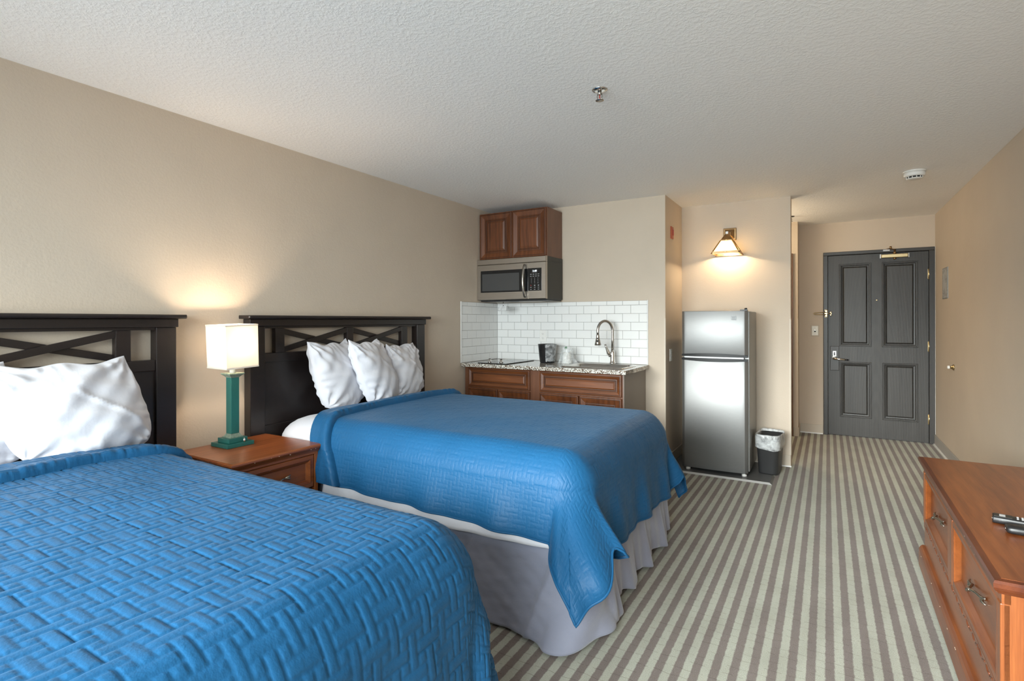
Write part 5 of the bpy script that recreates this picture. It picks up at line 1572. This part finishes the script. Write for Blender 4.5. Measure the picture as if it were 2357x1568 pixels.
# local: x = 0 at the front edge of the top, growing to the wall; y = 0 at the near end
prof = ((0.014, DT - 0.042), (0.010, DT - 0.036), (0.004, DT - 0.030), (0.000, DT - 0.022), (0.000, DT - 0.010), (0.004, DT - 0.003), (0.018, DT - 0.001), (0.0185, DT - 0.0025), (0.021, DT - 0.0025), (0.0215, DT))
D(MB().rings([[(o, o, z_), (DD, o, z_), (DD, DL - o, z_), (o, DL - o, z_)] for o, z_ in prof[:7]])).build('edge_moulding', M['cherry_edge'], ds_)
D(MB().box(0.0205, DD - 0.0005, 0.0205, DL - 0.0205, DT - 0.0009, DT)).build('top', M['cherry_y'], ds_)
bx0 = 0.022
D(MB().box(bx0 + 0.004, DD - 0.002, 0.024, 0.046, 0.05, DT - 0.0425)).build('side_panel', M['cherry_z'], ds_, bev=0.002)
D(MB().box(bx0 + 0.004, DD - 0.002, DL - 0.046, DL - 0.024, 0.05, DT - 0.0425)).build('side_panel', M['cherry_z'], ds_, bev=0.002)
D(MB().box(DD - 0.016, DD - 0.004, 0.047, DL - 0.047, 0.05, DT - 0.043)).build('back_panel', M['cherry_dark'], ds_)
D(MB().box(bx0 + 0.02, DD - 0.02, 0.047, DL - 0.047, 0.05, 0.066)).build('bottom_panel', M['cherry_dark'], ds_)
D(MB().box(bx0, bx0 + 0.020, 0.024, DL - 0.024, 0.528, DT - 0.0425)).build('frieze', M['cherry_y'], ds_)
ST = [(0.024, 0.062), (0.748, 0.834), (DL - 0.066, DL - 0.024)]
for a, b in ST:
    s = D(MB().box(bx0 - 0.003, bx0 + 0.020, a, b, 0.270, 0.5275)).build('stile', M['cherry_z'], ds_, bev=0.003)
D(MB().box(bx0, bx0 + 0.020, 0.024, DL - 0.024, 0.2345, 0.2695)).build('middle_rail', M['cherry_y'], ds_)
D(MB().box(bx0 + 0.003, bx0 + 0.022, 0.024, DL - 0.024, 0.125, 0.2340)).build('lower_drawer_front', M['cherry_y'], ds_)
D(MB().box(bx0 + 0.0035, bx0 + 0.020, 0.047, DL - 0.047, 0.067, 0.1245)).build('lower_rail', M['cherry_dark'], ds_)
bp = [(0.020, 0.135), (0.010, 0.133), (0.002, 0.124), (-0.004, 0.112), (-0.002, 0.100), (-0.004, 0.092), (-0.004, 0.030), (0.020, 0.030)]
D(MB().rings([[(bx0 - 0.001 - 0.016 + o, yy, z_) for o, z_ in bp] for yy in (0.010, DL - 0.010)])).build('base_moulding', M['cherry_y'], ds_)
D(MB().box(bx0 + 0.0045, DD - 0.002, 0.008, 0.0235, 0.030, 0.130)).build('base_end', M['cherry_x'], ds_, bev=0.003)
for yy in (0.05, DL - 0.09):
    for xx in (0.02, DD - 0.07):
        D(MB().box(xx, xx + 0.05, yy, yy + 0.05, 0.0, 0.0295)).build('foot', M['black'], ds_)
for a, b in ((ST[0][1], ST[1][0]), (ST[1][1], ST[2][0])):
    z0, z1 = 0.272, 0.526
    dm = MB().panel(a + 0.0015, b - 0.0015, z0 + 0.001, z1 - 0.001, bx0 + 0.38, [(0, 0), (0, 0.378), (0.004, 0.382), (0.020, 0.381), (0.024, 0.376), (0.042, 0.362), (0.046, 0.360)], '-x')
    dro = D(dm).build('drawer', M['cherry_y'], ds_)
    # the handle is built in world space at the drawer's middle
    c = RD @ Vector((bx0 + 0.0205, (a + b) / 2, (z0 + z1) / 2))
    twig_handle('handle', dro, c, 0.19, M['pewter'], 1, -1)
# carved leaf runs on the frieze and the middle rail
cv_ = MB()
def carve(z_, n, amp, x_):
    for k in range(n):
        y_ = 0.07 + (DL - 0.14) * (k + 0.5) / n
        pts = []
        for j in range(7):
            s_ = j / 6
            pts.append((x_, y_ + (s_ - 0.5) * (DL - 0.14) / n * 0.75, z_ + amp * math.sin((s_ - 0.5) * 4.4 + (k % 2) * math.pi)))
        cv_.tube(pts, [0.0012 + 0.0022 * math.sin(math.pi * (0.1 + 0.8 * j / 6)) for j in range(7)], 6)
        if k % 3 == 1:
            cv_.lathe([(0.0055, 0.001), (0.0045, -0.0025), (0.001, -0.0035)], (x_, y_ + 0.5 * (DL - 0.14) / n, z_), 'X', 8)
carve(0.543, 26, 0.005, bx0 + 0.0005)
carve(0.252, 30, 0.005, bx0 + 0.0005)
co = D(cv_).build('carved_leaves', M['cherry_dark'], ds_); co['kind'] = 'stuff'
ch = MB()
for k in range(9):
    y_ = random.uniform(0.02, DL - 0.05)
    ch.cbox((-0.0002 + 0.0008, y_, DT - 0.016 + random.uniform(-0.006, 0.006)), (0.0014, random.uniform(0.002, 0.009), random.uniform(0.0010, 0.0028)))
for k in range(7):
    ch.cbox((bx0 - 0.0213, random.uniform(0.05, DL - 0.05), random.choice((0.104, 0.112))), (0.0012, random.uniform(0.003, 0.009), 0.002))
sco = D(ch).build('scuffs', M['chip'], ds_); sco['kind'] = 'stuff'

# remote controls
def remote(loc, yaw, L, W, Hh, label, square, zlift=0.0):
    R = Matrix.Translation(loc) @ Matrix.Rotation(math.radians(yaw), 4, 'Z')
    t = thing('remote_control', loc, label, 'remote control', 'remote controls on the dresser')
    loops = []
    secs = [(0.0, 0.80, 0.60), (0.004, 0.93, 0.86), (0.012, 1.0, 0.97), (0.03, 1.0, 1.0), (L - 0.03, 1.0, 1.0), (L - 0.010, 0.98, 0.95), (L - 0.003, 0.90, 0.8), (L, 0.8, 0.6)] if not square else \
           [(0.0, 0.96, 0.92), (0.003, 1.0, 1.0), (0.05, 1.0, 0.97), (0.10, 0.92, 0.92), (L - 0.02, 0.92, 0.9), (L, 0.85, 0.8)]
    for x, sw_, sh in secs:
        ring = []
        for k in range(20):
            a = 2 * math.pi * k / 20
            ca, sa = math.cos(a), math.sin(a)
            e_ = 0.45 if square else 0.60
            yy = math.copysign(abs(ca) ** e_, ca) * W / 2 * sw_
            zz = Hh / 2 + math.copysign(abs(sa) ** e_, sa) * Hh / 2 * sh
            ring.append((x, yy, zz))
        loops.append(ring)
    MB().rings(loops, True).xf(R).build('body', M['black'], t)
    top = Hh * 0.985
    if square:
        MB().box(0.004, 0.052, -W / 2 * 0.75, W / 2 * 0.75, top - 0.0005, top + 0.0006).xf(R).build('head_plate', M['charcoal_side'], t)
        MB().box(0.018, 0.034, -0.010, 0.012, top + 0.0007, top + 0.0012).xf(R).build('printed_mark', M['print_white'], t)
    for r_ in range(9):
        for c_ in range(3):
            x0 = (0.066 if square else 0.045) + r_ * 0.0125
            if x0 > L - 0.02: continue
            y0 = (c_ - 1) * W * 0.26
            bt = MB().lathe([(0.0032, 0.0), (0.0032, 0.0010), (0.0024, 0.0014)], (x0, y0, top * 0.985), 'Z', 10).xf(R).build('button', M['print_red'] if (r_ == 4 and c_ == 2) else (M['print_white'] if square else M['charcoal_side']), t)
    MB().lathe([(0.0045, 0.0), (0.004, -0.0015), (0.001, -0.002)], (0.0, 0.0, Hh * 0.45), 'X', 10).xf(R).build('infrared_window', M['chrome'], t)
    return t
remote((0.507, 2.512, DT + 0.0008), -11, 0.20, 0.050, 0.026, 'black remote control with pale buttons, square end towards the bed', True)
remote((0.520, 2.408, DT + 0.0008), -4, 0.19, 0.052, 0.027, 'plain rounded black remote control in front of the buttoned one', False)
